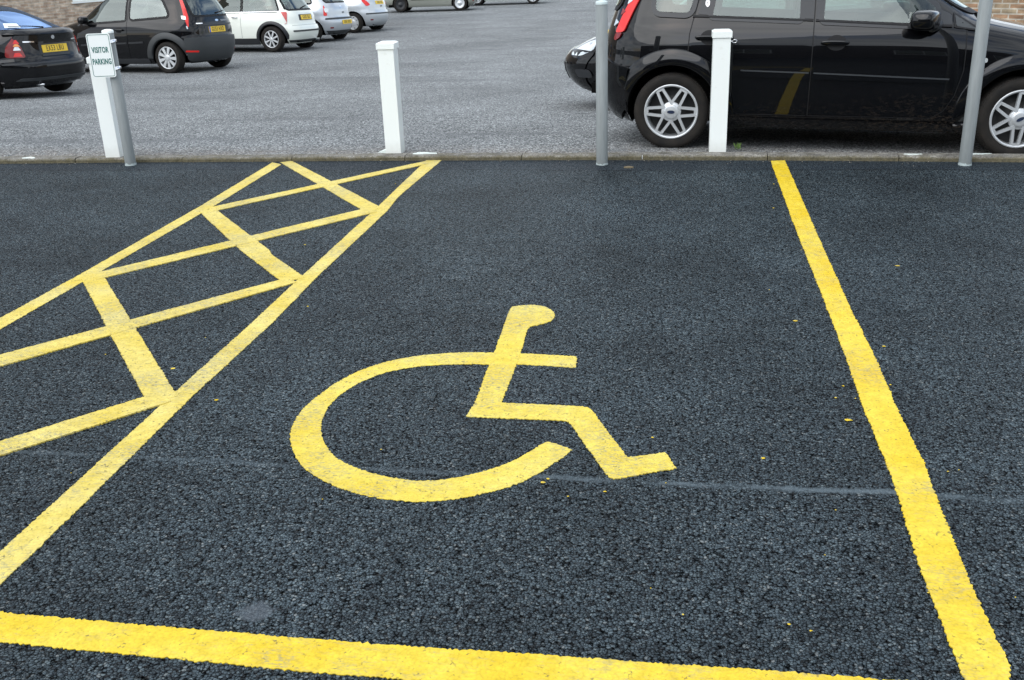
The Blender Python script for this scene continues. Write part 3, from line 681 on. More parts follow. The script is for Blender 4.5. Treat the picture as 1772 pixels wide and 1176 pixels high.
        ob.data.from_pydata([tuple(v) for v in V], [], Fc); ob.data.update(); ob.data.polygons.foreach_set('use_smooth', sm)
    def arc(s, name, hub, r0, r1, a0, a1, space, mat, bulge=.02, parent=None, lip=.03, n=40, prof=None):
        sg = 1 if space == 'L' else -1; V = []; Fc = []
        prof = prof or [(0, -lip), (0, bulge * .85), (.12, bulge), (.55, bulge * .75), (.9, bulge * .25), (1, .0015), (1.0, -.004)]
        for k in range(n + 1):
            a = a0 + (a1 - a0) * k / n
            tap = min(1, min(k, n - k) / n / .14); tap = .12 + .88 * tap * tap * (3 - 2 * tap)
            for t, o in prof:
                o = o * tap if o > 0 else o; r = r0 + (r1 - r0) * t; x, z = hub + r * math.cos(a), s.zh + r * math.sin(a); z = max(z, s.zb)
                V.append(Vector((x, sg * (s.side(x, z) + o), z)))
        q = len(prof)
        for k in range(n):
            for i in range(q - 1): Fc.append((k * q + i, (k + 1) * q + i, (k + 1) * q + i + 1, k * q + i + 1))
        for e in (0, n): Fc.append(tuple(e * q + i for i in range(q)))
        return link(name, mesh(name, V, Fc, True), parent, mat)
    def shell(s, mat, parent, name='body', res=.028):
        s.sh = (link(name, bpy.data.meshes.new(name), parent, mat), res, parent)
        cabin(s, parent)
    def make_shell(s):
        b, res, parent = s.sh
        zs = list(np.arange(s.zb, s.zt - .09, res)) + [s.zt - .09 + .09 * math.sin(PI / 2 * k / 10) for k in range(11)]
        zs = [z for z in zs if z <= s.zt]
        ns = int(1.6 / res); ne = 12
        quarter = [i / ne * .5 for i in range(ne)] + [.5 + .5 * i / ns for i in range(ns)]     # from end centre to the middle
        loop = [(t, True, 1) for t in quarter] + [(1, True, 1)] + [(t, False, 1) for t in quarter[::-1]] + [(t, False, -1) for t in quarter[1:]] + [(1, True, -1)] + [(t, True, -1) for t in quarter[:0:-1]]
        V = []; N = len(loop)
        for z in zs:
            for t, rear, sg in loop:
                p = s.end(t * 1.7, z, rear); V.append([p.x, sg * p.y, p.z])
        Fc = []
        for j in range(len(zs) - 1):
            for i in range(N): Fc.append((j * N + i, j * N + (i + 1) % N, (j + 1) * N + (i + 1) % N, (j + 1) * N + i))
        cut = set()
        for i, v in enumerate(V):
            t, rear, sg = loop[i % N]
            if v[2] < .85: continue
            for sp_, h in s.wins:
                if sp_ in 'LR':
                    if (sg > 0) == (sp_ == 'L') and t > .42 and inside(h, v[0], v[2]): cut.add(i)
                elif (sp_ == 'B') == rear and t < .55 and inside(h, sg * t * 1.7, v[2]): cut.add(i)
        Fc = [f for f in Fc if not any(i in cut for i in f)]
        hubs = (0, s.wb); ins = [None] * len(V)
        for i, v in enumerate(V):
            if abs(v[1]) > .5:
                for hb in hubs:
                    if math.hypot(v[0] - hb, v[2] - s.zh) < s.R: ins[i] = hb
        Fc = [f for f in Fc if not all(ins[i] is not None for i in f)]
        used = {i for f in Fc for i in f}
        for i in used:
            if ins[i] is not None:
                v = V[i]; hb = ins[i]; a = math.atan2(v[2] - s.zh, v[0] - hb); x, z = hb + s.R * math.cos(a), s.zh + s.R * math.sin(a)
                z = max(z, s.zb); V[i] = [x, math.copysign(s.side(x, z), v[1]), z]
        idx = {i: k for k, i in enumerate(sorted(used))}; V2 = [V[i] for i in sorted(used)]; F2 = [tuple(idx[i] for i in f) for f in Fc]
        b.data.from_pydata([tuple(v) for v in V2], [], F2); b.data.update(); b.data.polygons.foreach_set('use_smooth', [True] * len(F2))
        m = MB()                                            # wheel wells and floor
        for hb in hubs:
            for sg in (1, -1):
                yo = s.side(hb, .5) - .012; n = 20; vs = []
                for k in range(n + 1):
                    a = -.35 + (PI + .7) * k / n; c_, s_ = math.cos(a), math.sin(a)
                    vs += [(hb + (s.R - .002) * c_, sg * min(yo, s.side(hb + s.R * c_, max(s.zb, s.zh + s.R * s_)) - .004), s.zh + (s.R - .002) * s_), (hb + s.R * c_, sg * .42, s.zh + s.R * s_)]
                m.add(vs, [(2 * k, 2 * k + 2, 2 * k + 3, 2 * k + 1) for k in range(n)]); m.add([vs[2 * k + 1] for k in range(n + 1)], [tuple(range(n + 1))])
        for a, b_ in ((s.xr(.25) + .22, -s.R + .06), (s.R, s.wb - s.R), (s.wb + s.R, s.xf(.25) - .25)): m.box(((a + b_) / 2, 0, s.zb + .06), (b_ - a, 1.46 if a > -.2 else 1.1, .10))
        m.box((s.wb / 2, 0, s.zb + .09), (s.wb + 1.0, .84, .12)); m.build('underbody', DARK, parent)

def cabin(b, t):
    for y in (-.36, .36):
        blobby('seat', (1.22, y, .50), (.27, .25, .10), SEATM, t, 3, 16)
        blobby('seat', (.98, y, .80), (.085, .24, .33), SEATM, t, 3, 16); blobby('headrest', (.93, y, 1.19), (.055, .13, .085), SEATM, t, 2.6, 16)
        blobby('headrest', (.10, y, 1.09), (.05, .12, .075), SEATM, t, 2.6, 16)
    blobby('rear_seat', (.17, 0, .76), (.10, .60, .30), SEATM, t, 4, 20); blobby('dashboard', (1.93, 0, .82), (.16, .66, .12), PLAS, t, 3.5, 20)
    rr_box('cabin_floor', (.95, 0, .42), (2.2, 1.36, .20), DARK, t, .02)
    M = Matrix.Translation((1.68, -.36, .90)) @ Matrix.Rotation(-1.15, 4, 'Y')
    MB().tube([M @ Vector((.18 * math.cos(k * PI / 12), .18 * math.sin(k * PI / 12), 0)) for k in range(25)], .014, 6, False).tube([M @ Vector((-.17, 0, 0)), M @ Vector((.17, 0, 0))], .014, 6).build('steering_wheel', RUB, t)

def rim_mesh(kindr, rr, wd):
    """rim in local frame: axis = local Z, outside = +Z; returns list of (name, MB, mat)"""
    face = MB(); inner = MB(); c = []
    lipo = [(rr * .86, -wd), (rr * .90, -.03), (rr * .905, -.006), (rr * .93, .004), (rr * .985, .006), (rr, .0), (rr, -.02)]
    face.lathe(lipo, n=64); inner.lathe([(.001, -.065), (rr * .55, -.065), (rr * .56, -.085), (rr * .87, -.10)], n=40)
    def bar(a, r0, r1, w0, w1, z0=-.012, z1=.003, t=.018, off=0.):
        ca, sa = math.cos(a), math.sin(a); P = []
        for r, ww, z in ((r0, w0, z1), (r1, w1, z0)):
            for q in (-1, 1): P.append((r, off + q * ww / 2, z))
            for q in (-1, 1): P.append((r, off + q * ww / 2 * 1.15, z - t))
        P = [(x * ca - y * sa, x * sa + y * ca, z) for x, y, z in P]
        face.add(P, [(0, 4, 5, 1), (2, 3, 7, 6), (0, 2, 6, 4), (1, 5, 7, 3), (4, 6, 7, 5), (0, 1, 3, 2)])
    if kindr == 'double':
        for k in range(6):
            a = 2 * PI * k / 6
            for q in (-1, 1):
                ca, sa = math.cos(a), math.sin(a)
                def P(r, y, z): return (r * ca - y * sa, r * sa + y * ca, z)
                r0, r1 = rr * .25, rr * .915; y0, y1 = q * rr * .165, q * rr * .105; w = rr * .098; z0, z1 = .006, -.002
                v = [P(r0, y0 - w / 2, z0), P(r0, y0 + w / 2, z0), P(r1, y1 + w / 2, z1), P(r1, y1 - w / 2, z1)]; v += [(x, y, z - .028) for x, y, z in v]
                face.add(v, [(0, 3, 2, 1)[::-1], (4, 5, 6, 7), (0, 4, 7, 3), (1, 2, 6, 5), (2, 3, 7, 6), (0, 1, 5, 4)])
            bar(a, rr * .84, rr * .925, rr * .25, rr * .25, 0, .001, .02)
        face.lathe([(.0001, .014), (rr * .20, .013), (rr * .255, .010), (rr * .268, .005), (rr * .275, .003), (rr * .33, .003), (rr * .36, .0), (rr * .37, -.02)], n=48)
    elif kindr == 'paddle':
        for k in range(9): bar(2 * PI * k / 9 + PI / 2, rr * .2, rr * .93, rr * .16, rr * .30, 0, .004, .016)
        face.lathe([(.0001, .010), (rr * .22, .010), (rr * .30, .003), (rr * .31, -.02)], n=32)
    elif kindr == 'eight':
        for k in range(8): bar(2 * PI * k / 8 + PI / 8, rr * .15, rr * .92, rr * .14, rr * .20, 0, .002, .02)
        face.lathe([(.0001, .006), (rr * .14, .006), (rr * .2, .001), (rr * .22, -.02)], n=32)
    elif kindr == 'trim':
        for k in range(7): bar(2 * PI * k / 7 + .2, rr * .1, rr * .93, rr * .40, rr * .56, -.001, .004, .016)
        face.lathe([(.0001, .008), (rr * .42, .008), (rr * .5, .002), (rr * .55, -.01)], n=32)
    else:
        face.lathe([(.0001, .0), (rr * .3, .0), (rr * .34, -.02), (rr * .62, -.03), (rr * .75, -.012), (rr * .9, -.01)], n=40)
    return face, inner
RIMC = {}
def wheel(parent, x, y, z, sg, rt, rr, wd, kindr, spin=0., steer=0., mat=None, emblem=False):
    """sg = +1 outside faces local +y of the car"""
    W_ = empty('wheel', parent, (x, y, z)); W_.rotation_euler = (-sg * PI / 2, 0, 0)
    W_.rotation_euler = (Matrix.Rotation(steer, 3, 'Z') @ Matrix.Rotation(-sg * PI / 2, 3, 'X') @ Matrix.Rotation(spin, 3, 'Z')).to_euler()
    key = (rt, rr, wd, kindr, mat)
    if key not in RIMC:
        t = MB(); b = rt - .012
        prof = [(rr * .97, -wd + .01), (rr + .01, -wd), (rt * .93, -wd), (rt - .006, -wd * .93), (rt, -wd * .85), (rt, -wd * .15), (rt - .006, -wd * .06), (rt * .955, .001), (rt * .90, .007), ((rt + rr) / 2, .009), (rr + .012, .006), (rr + .003, .001), (rr * .97, -.004)]
        t.lathe(prof, n=72)
        for k in range(90):                                     # shoulder tread blocks
            a = 2 * PI * k / 90; ca, sa = math.cos(a), math.sin(a); d = .009
            P = [(rt + .0015, -.012), (rt + .0015, -.045), (rt - .008, -.012), (rt - .012, .0025)]
            q = []
            for r, h in P:
                for e in (-d / 2, d / 2): q.append((r * ca - e * sa, r * sa + e * ca, h))
            t.add(q, [(2, 0, 1, 3), (0, 4, 5, 1), (4, 6, 7, 5)])
        o = t.build('tyre', TYRE, W_); f, i = rim_mesh(kindr, rr, wd)
        p = f.build('rim', mat or ALLOY, W_); q = i.build('brake_disc', DARK if kindr != 'double' else pm('brake_dark', (.03, .03, .03), .6), W_)
        RIMC[key] = (o.data, p.data, q.data)
    else:
        for nm, d in zip(('tyre', 'rim', 'brake_disc'), RIMC[key]): link(nm, d, W_)
    if emblem:
        e = MB(); n = 28; a, b = .026, .0105
        e.add([(a * math.cos(2 * PI * k / n), b * math.sin(2 * PI * k / n), .0175) for k in range(n)], [tuple(range(n))]); e.add([(a * 1.12 * math.cos(2 * PI * k / n), b * 1.2 * math.sin(2 * PI * k / n), .0168) for k in range(n)], [tuple(range(n))])
        e.build('emblem', pm('emblem_blue', (.02, .03, .06), .25), W_)
    return W_
def place_car(t, x, y, head, bz=0., lean=.045):
    n = Vector((.02 if x > -.5 else 0, lean, 1)).normalized()
    d = Vector((math.cos(head), math.sin(head), 0)); d = (d - n * d.dot(n)).normalized(); l_ = n.cross(d)
    if BODIES: BODIES.pop().finish()
    t.matrix_world = Matrix(((d.x, l_.x, n.x, x), (d.y, l_.y, n.y, y), (d.z, l_.z, n.z, lotz(x, y) + bz), (0, 0, 0, 1)))
def plate(b, parent, yc, zc, txt, wd=.50, ht=.11, blue=False, tilt=0., off=.012, dz=0, cut=0.):
    """flat number plate on the tail at height zc"""
    p = b.map(b.q_of_y(yc, zc), zc, 'B', off); p2 = b.map(b.q_of_y(yc, zc + ht / 2), zc + ht / 2, 'B', off); p1 = b.map(b.q_of_y(yc, zc - ht / 2), zc - ht / 2, 'B', off)
    up = (p2 - p1).normalized(); nrm = Vector((-1, 0, 0)); nrm = (nrm - up * nrm.dot(up)).normalized(); rt = up.cross(nrm)
    M = Matrix(((rt.x, up.x, nrm.x, p.x), (rt.y, up.y, nrm.y, p.y), (rt.z, up.z, nrm.z, p.z), (0, 0, 0, 1)))
    o = MB().prism(rrect(wd, ht, .008, 3), -.012, .0, M).build('number_plate', PLATE, parent)
    if blue: MB().add([M @ Vector(v) for v in ((-wd / 2 + .002, -ht / 2 + .002, .001), (-wd / 2 + .045, -ht / 2 + .002, .001), (-wd / 2 + .045, ht / 2 - .002, .001), (-wd / 2 + .002, ht / 2 - .002, .001))], [(0, 1, 2, 3)]).build('blue_band', BLUE, o)
    text_obj('lettering', txt, ht * 1.02, PLTX, o, M @ Matrix.Translation((.018 if blue else 0, 0, .0012)), .62, .0009, space=1.2)
    return o, M
def rr_box(name, c, d, mat, parent, r=.02, rot=None):
    o = MB().box(c, d, r, rot).build(name, mat, parent); o.data.polygons.foreach_set('use_smooth', [True] * len(o.data.polygons)); return o
def blobby(name, c, d, mat, parent, e=2.6, n=20, rz=0.):
    """superellipsoid"""
    V = []; Fc = []; sp_ = lambda v: math.copysign(abs(v) ** (2 / e), v)
    for i in range(n // 2 + 1):
        ph = -PI / 2 + PI * i / (n // 2)
        for k in range(n):
            a = 2 * PI * k / n; v = Vector((d[0] * sp_(math.cos(ph)) * sp_(math.cos(a)), d[1] * sp_(math.cos(ph)) * sp_(math.sin(a)), d[2] * sp_(math.sin(ph))))
            V.append(Matrix.Rotation(rz, 3, 'Z') @ v + Vector(c))
    for i in range(n // 2):
        for k in range(n): Fc.append((i * n + k, i * n + (k + 1) % n, (i + 1) * n + (k + 1) % n, (i + 1) * n + k))
    return link(name, mesh(name, V, Fc, True), parent, mat)
def wiper(b, parent, y0, z0, y1, z1, off=.02):
    pts = [b.map(b.q_of_y(y0 + (y1 - y0) * k / 6, z0 + (z1 - z0) * k / 6), z0 + (z1 - z0) * k / 6, 'B', off + .01 * math.sin(PI * k / 6)) for k in range(7)]
    return MB().tube(pts, [.012, .010, .008, .007, .006, .006, .005]).build('rear_wiper', RUB, parent)
def side_windows(b, t, polys, glass, sides='LR', seal=.018):
    for sp_ in sides:
        for poly, r in polys:
            c = (sum(p[0] for p in poly) / len(poly), sum(p[1] for p in poly) / len(poly)); big = []
            for p in poly:
                d = Vector((p[0] - c[0], p[1] - c[1])); big.append((p[0] + seal * (1 if d.x > 0 else -1), min(p[1] + seal * (1 if d.y > 0 else -1), b.zt - .03)))
            g = b.patch('side_window', poly, sp_, glass, .0105, t, r, depth=.01)
            b.patch('window_seal', big, sp_, RUB, .0075, g, r + seal * .6, depth=.012)
def seam(b, name, pts, space, mat, parent, w=.006, off=.0012):
    """thin dark shut line following the surface"""
    if space in 'BF': pts = [(b.q_of_x(p[1], p[2], p[3], space == 'B'), p[2]) if p[0] == 'x' else (b.q_of_y(p[0], p[1], space == 'B'), p[1]) for p in pts]
    P = []
    for a, c in zip(pts, pts[1:]):
        k = max(1, int(math.hypot(c[0] - a[0], c[1] - a[1]) / .03)); P += [(a[0] + (c[0] - a[0]) * j / k, a[1] + (c[1] - a[1]) * j / k) for j in range(k)]
    P.append(pts[-1]); V = []
    for i, p in enumerate(P):
        a, c = P[max(i - 1, 0)], P[min(i + 1, len(P) - 1)]; d = Vector((c[0] - a[0], c[1] - a[1])); d = d.normalized() if d.length else Vector((1, 0)); n = (-d.y * w / 2, d.x * w / 2)
        V += [b.map(p[0] + n[0], p[1] + n[1], space, off), b.map(p[0] - n[0], p[1] - n[1], space, off)]
    return link(name, mesh(name, V, [(2 * i, 2 * i + 2, 2 * i + 3, 2 * i + 1) for i in range(len(P) - 1)], True), parent, mat)
def handle(b, parent, x, z, space, mat, ln=.20, recess=True):
    sg = 1 if space == 'L' else -1; root = blobby('door_handle', (x, sg * (b.side(x, z) + .038), z + .002), (ln / 2, .012, .017), mat, parent, 3, 20)
    if recess:
        el = [(x + .01 + .070 * math.cos(k * PI / 12), z - .002 + .054 * math.sin(k * PI / 12)) for k in range(24)]
        b.patch('handle_recess', el, space, RUB, .0065, root, 0, .03, depth=.006)
    for e in (-1, 1):
        xx = x + e * (ln / 2 - .02); y = b.side(xx, z); MB().box((xx, sg * (y + .015), z + .002), (.026, .045, .02), .004).build('handle_mount', mat, root)
    return root
FIESTA_XR = [(.17, -.42), (.24, -.52), (.36, -.58), (.50, -.605), (.62, -.605), (.66, -.59), (.80, -.58), (.95, -.545), (1.05, -.51), (1.20, -.44), (1.34, -.355), (1.40, -.30), (1.44, -.16), (1.463, .3)]
FIESTA_XF = [(.17, 3.08), (.24, 3.20), (.40, 3.28), (.55, 3.27), (.66, 3.20), (.76, 3.05), (.84, 2.84), (.90, 2.60), (.955, 2.33), (.985, 2.22), (1.02, 2.15), (1.20, 1.84), (1.34, 1.56), (1.40, 1.40), (1.44, 1.12), (1.463, .75)]
FIESTA_W = [(.17, .765), (.22, .80), (.34, .822), (.50, .838), (.64, .846), (.74, .846), (.84, .832), (.92, .808), (.97, .782), (1.02, .762), (1.34, .625), (1.39, .585), (1.43, .49), (1.455, .30), (1.463, .05)]

# ---- nearest car: black five-door hatchback seen from its right side
def main_car():
    t = tag(empty('parked_car'), 'glossy black five-door hatchback side-on just beyond the kerb, nearest the camera', 'car')
    b = Body(FIESTA_XR, FIESTA_XF, FIESTA_W, cx=1.3, nr=5, nf=3.8, wb=2.49, R=.352, zh=.285)
    b.shell(BLACKD, t, res=.022)
    for sp_ in 'RL':
        sg = 1 if sp_ == 'L' else -1
        hub = 0; arcp = [(0 + .475 * math.cos(a), .285 + .475 * math.sin(a)) for a in np.linspace(math.radians(72), math.radians(4), 9)]
        dr = b.patch('rear_door', [(1.008, .285), (1.0, 1.405), (.24, 1.405), (.145, .99), (.118, .86), (.115, .745)] + arcp[0:], sp_, BLACKD, .005, t, [.03] + [.01] * 5 + [0] * 9, .045)
        df = b.patch('front_door', [(1.020, .285), (1.012, 1.405), (1.40, 1.405), (1.72, 1.19), (1.97, 1.0), (2.052, .925), (2.058, .62), (2.02, .44), (1.96, .33), (1.88, .285)], sp_, BLACKD, .005, t, [.03, .01, .05, .03, .03, .02, .05, .08, .06, .05], .045)
        seam(b, 'door_seam', [(2.059, .925), (2.065, .62), (2.026, .44), (1.966, .33), (1.885, .277), (1.014, .277), (1.006, 1.40)], sp_, RUB, df, .007, .0018)
        seam(b, 'door_seam', [(1.0, .278), (.49, .278)], sp_, RUB, dr, .007, .0018)
        seam(b, 'door_seam', [(.24, 1.41), (.139, .99), (.112, .86), (.108, .735)], sp_, RUB, dr, .007, .0018)
        for poly, r, g, nm in (([(-.15, 1.015), (-.16, 1.09), (-.03, 1.33), (.10, 1.345), (.17, 1.345), (.105, 1.005)], .045, GLASSG, 'quarter_window'),
                ([(.275, .990), (.335, 1.352), (.895, 1.352), (.905, .968)], .012, GLASSG, 'side_window'),
                ([(1.075, .962), (1.085, 1.352), (1.38, 1.352), (1.62, 1.20), (1.84, 1.04), (1.85, .930)], .012, GLASSG, 'side_window')):
            c = (sum(p[0] for p in poly) / len(poly), sum(p[1] for p in poly) / len(poly))
            gl = b.patch(nm, poly, sp_, g, .0115, t, r, .05, depth=.006)
            b.patch('window_seal', [(c[0] + (p[0] - c[0]) * 1 + .022 * (1 if p[0] > c[0] else -1), p[1] + .018 * (1 if p[1] > c[1] else -1)) for p in poly], sp_, PLAS, .0095, gl, r + .01, .05, depth=.008)
        # black pillars and the small sail window
        b.patch('pillar_trim', [(.91, .972), (.905, 1.37), (1.0, 1.372), (1.003, .966)], sp_, PLAS, .0088, dr, .004, .05)
        b.patch('pillar_trim', [(1.018, .966), (1.016, 1.372), (1.075, 1.372), (1.068, .962)], sp_, PLAS, .0088, df, .004, .05)
        b.patch('pillar_trim', [(.165, 1.0), (.25, 1.37), (.335, 1.37), (.275, .99)], sp_, PLAS, .0088, dr, .004, .05)
        b.patch('mirror_panel', [(1.86, .932), (1.85, 1.04), (1.94, 1.0), (1.955, .985), (1.955, .926)], sp_, PLAS, .0088, df, .004, .05)
        tri = b.patch('sail_window', [(1.985, .920), (1.98, .990), (2.135, .898), (2.13, .893)], sp_, CLAD, .0075, t, .01, .04)
        seam(b, 'window_seal', [(1.975, .912), (1.970, 1.003), (2.155, .888), (1.975, .914)], sp_, RUB, tri, .010, .0085)
        # belt rubber and side mouldings
        b.patch('belt_moulding', [(.13, .992), (1.003, .962), (1.002, .950), (.128, .978)], sp_, RUB, .0135, dr, 0, .05)
        b.patch('belt_moulding', [(1.018, .961), (1.955, .925), (1.955, .911), (1.018, .949)], sp_, RUB, .0135, df, 0, .05)
        b.patch('side_moulding', [(.50, .612), (1.0, .600), (1.0, .548), (.50, .560)], sp_, BLACK, .018, dr, .012, .04, depth=.022)
        b.patch('side_moulding', [(1.028, .599), (1.985, .568), (1.975, .532), (1.028, .547)], sp_, BLACK, .018, df, .012, .04, depth=.022)
        b.patch('moulding_highlight', [(.505, .611), (.997, .599), (.997, .589), (.505, .601)], sp_, pm('trim_highlight', (.04, .045, .05), .35), .0205, dr, 0, .05, depth=.004)  # paler strip paints the highlight along the top of the moulding
        b.patch('moulding_highlight', [(1.032, .598), (1.975, .567), (1.972, .556), (1.032, .588)], sp_, pm('trim_highlight', (.04, .045, .05), .35), .0205, df, 0, .05, depth=.004)  # same painted highlight on the front door
        handle(b, dr, .255, .838, sp_, BLACK); handle(b, df, 1.165, .808, sp_, BLACK)
        # wide wheel arches
        b.arc('wheel_arch', 0, .350, .470, -.10, PI + .12, sp_, BLACK, .032, t)
        b.arc('wheel_arch', 2.49, .350, .455, .12, PI + .15, sp_, BLACK, .026, t)
        b.patch('sill', [(.44, .272), (2.06, .272), (2.02, .185), (.42, .185)], sp_, BLACKD, .012, t, .012, .05, depth=.014)
        o = b.patch('side_indicator', [(2.125, .712), (2.215, .708), (2.215, .676), (2.125, .680)], sp_, CLEAR, .011, t, .015, .03, depth=.01)
        b.patch('bulb', [(2.165, .698), (2.175, .698), (2.175, .690), (2.165, .690)], sp_, PLAS, .0125, o, .003, .03)
        # mirror
        y = b.side(1.86, .95)
        mr = blobby('door_mirror', (1.755, sg * (y + .150), .970), (.090, .150, .070), BLACK, t, 3.4, 24, sg * .35)
        MB().add([(1.655, sg * (y + .05), .925), (1.70, sg * (y + .26), .925), (1.70, sg * (y + .26), 1.02), (1.655, sg * (y + .05), 1.02)], [(0, 1, 2, 3)]).build('mirror_glass', CHROME, mr)
        MB().tube([(1.88, sg * (y - .03), .935), (1.85, sg * (y + .05), .925), (1.81, sg * (y + .12), .925)], [.035, .032, .04], 12).build('mirror_arm', PLAS, mr)
        wheel(t, 0, sg * .825, .285, sg, .288, .208, .19, 'double', spin=0, emblem=True)
        wheel(t, 2.49, sg * .822, .285, sg, .288, .208, .19, 'double', spin=.5, steer=.10, emblem=True)
    # rear end
    for sg in (1, -1):
        lamp = b.patch('tail_lamp', [(sg * .63, .855), (sg * .53, 1.31), ('x', -.175, 1.31, sg), ('x', -.235, 1.20, sg), ('x', -.30, 1.08, sg), ('x', -.355, .96, sg), ('x', -.395, .865, sg)], 'B', RED, .012, t, .02, .04)
        b.patch('lower_lens', [(sg * .635, .81), (sg * .632, .853), ('x', -.408, .862, sg), ('x', -.43, .82, sg), ('x', -.462, .80, sg)], 'B', REDD, .012, lamp, .015, .04)
        for k, z in enumerate((.90, .98, 1.06)):
            x0 = {0: -.455, 1: -.405, 2: -.355}[k]
            b.patch('reflector', [('x', x0 - .025, z, sg), ('x', x0 - .010, z + .055, sg), ('x', x0 + .016, z + .030, sg)], 'B', CLEAR if k != 1 else REDD, .0145, lamp, .008, .03)
    b.patch('rear_bumper', [('x', -.345, .605, 1), (.55, .665), (-.55, .665), ('x', -.345, .605, -1), ('x', -.345, .30, -1), ('x', -.38, .20, -1), ('x', -.38, .20, 1), ('x', -.345, .30, 1)], 'B', BLACK, .022, t, [.01, .06, .06, .01, .02, .04, .04, .02], .05, depth=.024)
    b.patch('rear_window', [(.50, 1.05), (.42, 1.36), (-.42, 1.36), (-.50, 1.05)], 'B', GLASS, .006, t, .05, auto=True)
    plate(b, t, 0, .80, 'KV04 OPD')
    b.patch('windscreen', [(.58, 1.03), (.50, 1.37), (-.50, 1.37), (-.58, 1.03)], 'F', GLASSL, .006, t, .05, auto=True)
    rr_box('wiper_arm', (2.14, -.45, .995), (.03, .22, .02), RUB, t, .004, Matrix.Rotation(.35, 3, 'Z'))
    for sg in (1, -1): b.patch('headlamp', [(sg * .42, .62), (sg * .48, .77), ('x', 2.86, .80, sg), ('x', 2.98, .70, sg), (sg * .66, .60)], 'F', CLEAR, .008, t, .04)
    b.patch('grille', [(.34, .40), (.40, .60), (-.40, .60), (-.34, .40)], 'F', RUB, .006, t, .04)
    # small pillar crest
    cr_ = [(.218, 1.092), (.218, 1.064), (.232, 1.048), (.246, 1.064), (.246, 1.092)]
    cre = b.patch('pillar_crest', cr_, 'R', CHROME, .0115, t, .004, .03, depth=.003)
    b.patch('crest_stripe', [(.224, 1.086), (.224, 1.068), (.231, 1.058), (.233, 1.086)], 'R', PLAS, .013, cre, .001, .03, depth=.001)
    place_car(t, -.015, 8.865, math.radians(-4.3), lean=.03, bz=.012)
main_car()

# ---- black hatchback nose-left behind it: only its front corner shows
def behind_car():
    t = tag(empty('parked_car'), 'black hatchback facing left behind the nearest black car, only its front corner showing', 'car')
    b = Body(FIESTA_XR, [(.17, 3.05), (.3, 3.22), (.45, 3.28), (.55, 3.24), (.62, 3.15), (.70, 3.0), (.76, 2.84), (.84, 2.55), (.90, 2.33), (.96, 2.18), (1.02, 2.1), (1.20, 1.84), (1.34, 1.56), (1.40, 1.40), (1.44, 1.12), (1.463, .75)], FIESTA_W, cx=1.3, nr=5, nf=3.4, wb=2.49); b.shell(BLACK, t, res=.03)
    for sg in (1, -1):
        hl = b.patch('headlamp', [(sg * .45, .54), (sg * .48, .665), ('x', 2.82, .72, sg), ('x', 2.90, .60, sg), (sg * .60, .54)], 'F', CLEAR, .012, t, .05)
        b.patch('lamp_surround', [(sg * .43, .525), (sg * .46, .685), ('x', 2.79, .745, sg), ('x', 2.87, .58, sg), (sg * .60, .52)], 'F', RUB, .006, hl, .05)
        b.patch('lamp_reflector', [(sg * .56, .59), (sg * .58, .66), ('x', 2.95, .67, sg), ('x', 2.98, .60, sg)], 'F', CHROME, .0115, hl, .03, .03)
        b.patch('fog_lamp', [(sg * .55, .33), (sg * .55, .41), (sg * .66, .41), (sg * .66, .33)], 'F', PLAS, .0165, t, .03, .04)
        wheel(t, 0, sg * .82, .285, sg, .288, .195, .18, 'paddle'); wheel(t, 2.49, sg * .82, .285, sg, .288, .195, .18, 'paddle')
        sp_ = 'L' if sg > 0 else 'R'
        side_windows(b, t, [([(.0, 1.02), (.10, 1.34), (.92, 1.35), (.92, .98)], .03), ([(1.03, .97), (1.04, 1.35), (1.38, 1.35), (1.92, .99), (1.9, .93)], .02)], GLASS, sp_)
    b.patch('front_bumper', [('x', 2.87, .585, 1), (.55, .595), (-.55, .595), ('x', 2.87, .585, -1), ('x', 2.9, .20, -1), ('x', 2.9, .20, 1)], 'F', BLACK, .014, t, .04, .05)
    b.patch('bonnet', [(.52, .74), ('x', 2.75, .86, 1), ('x', 2.4, .935, 1), ('x', 2.4, .935, -1), ('x', 2.75, .86, -1), (-.52, .74)], 'F', BLACK, .005, t, .03, .05)
    b.patch('grille', [(.34, .30), (.36, .46), (-.36, .46), (-.34, .30)], 'F', RUB, .018, t, .04)
    b.patch('windscreen', [(.58, 1.03), (.50, 1.37), (-.50, 1.37), (-.58, 1.03)], 'F', GLASS, .006, t, .05, auto=True)
    place_car(t, 2.03, 11.35, math.radians(177))
behind_car()

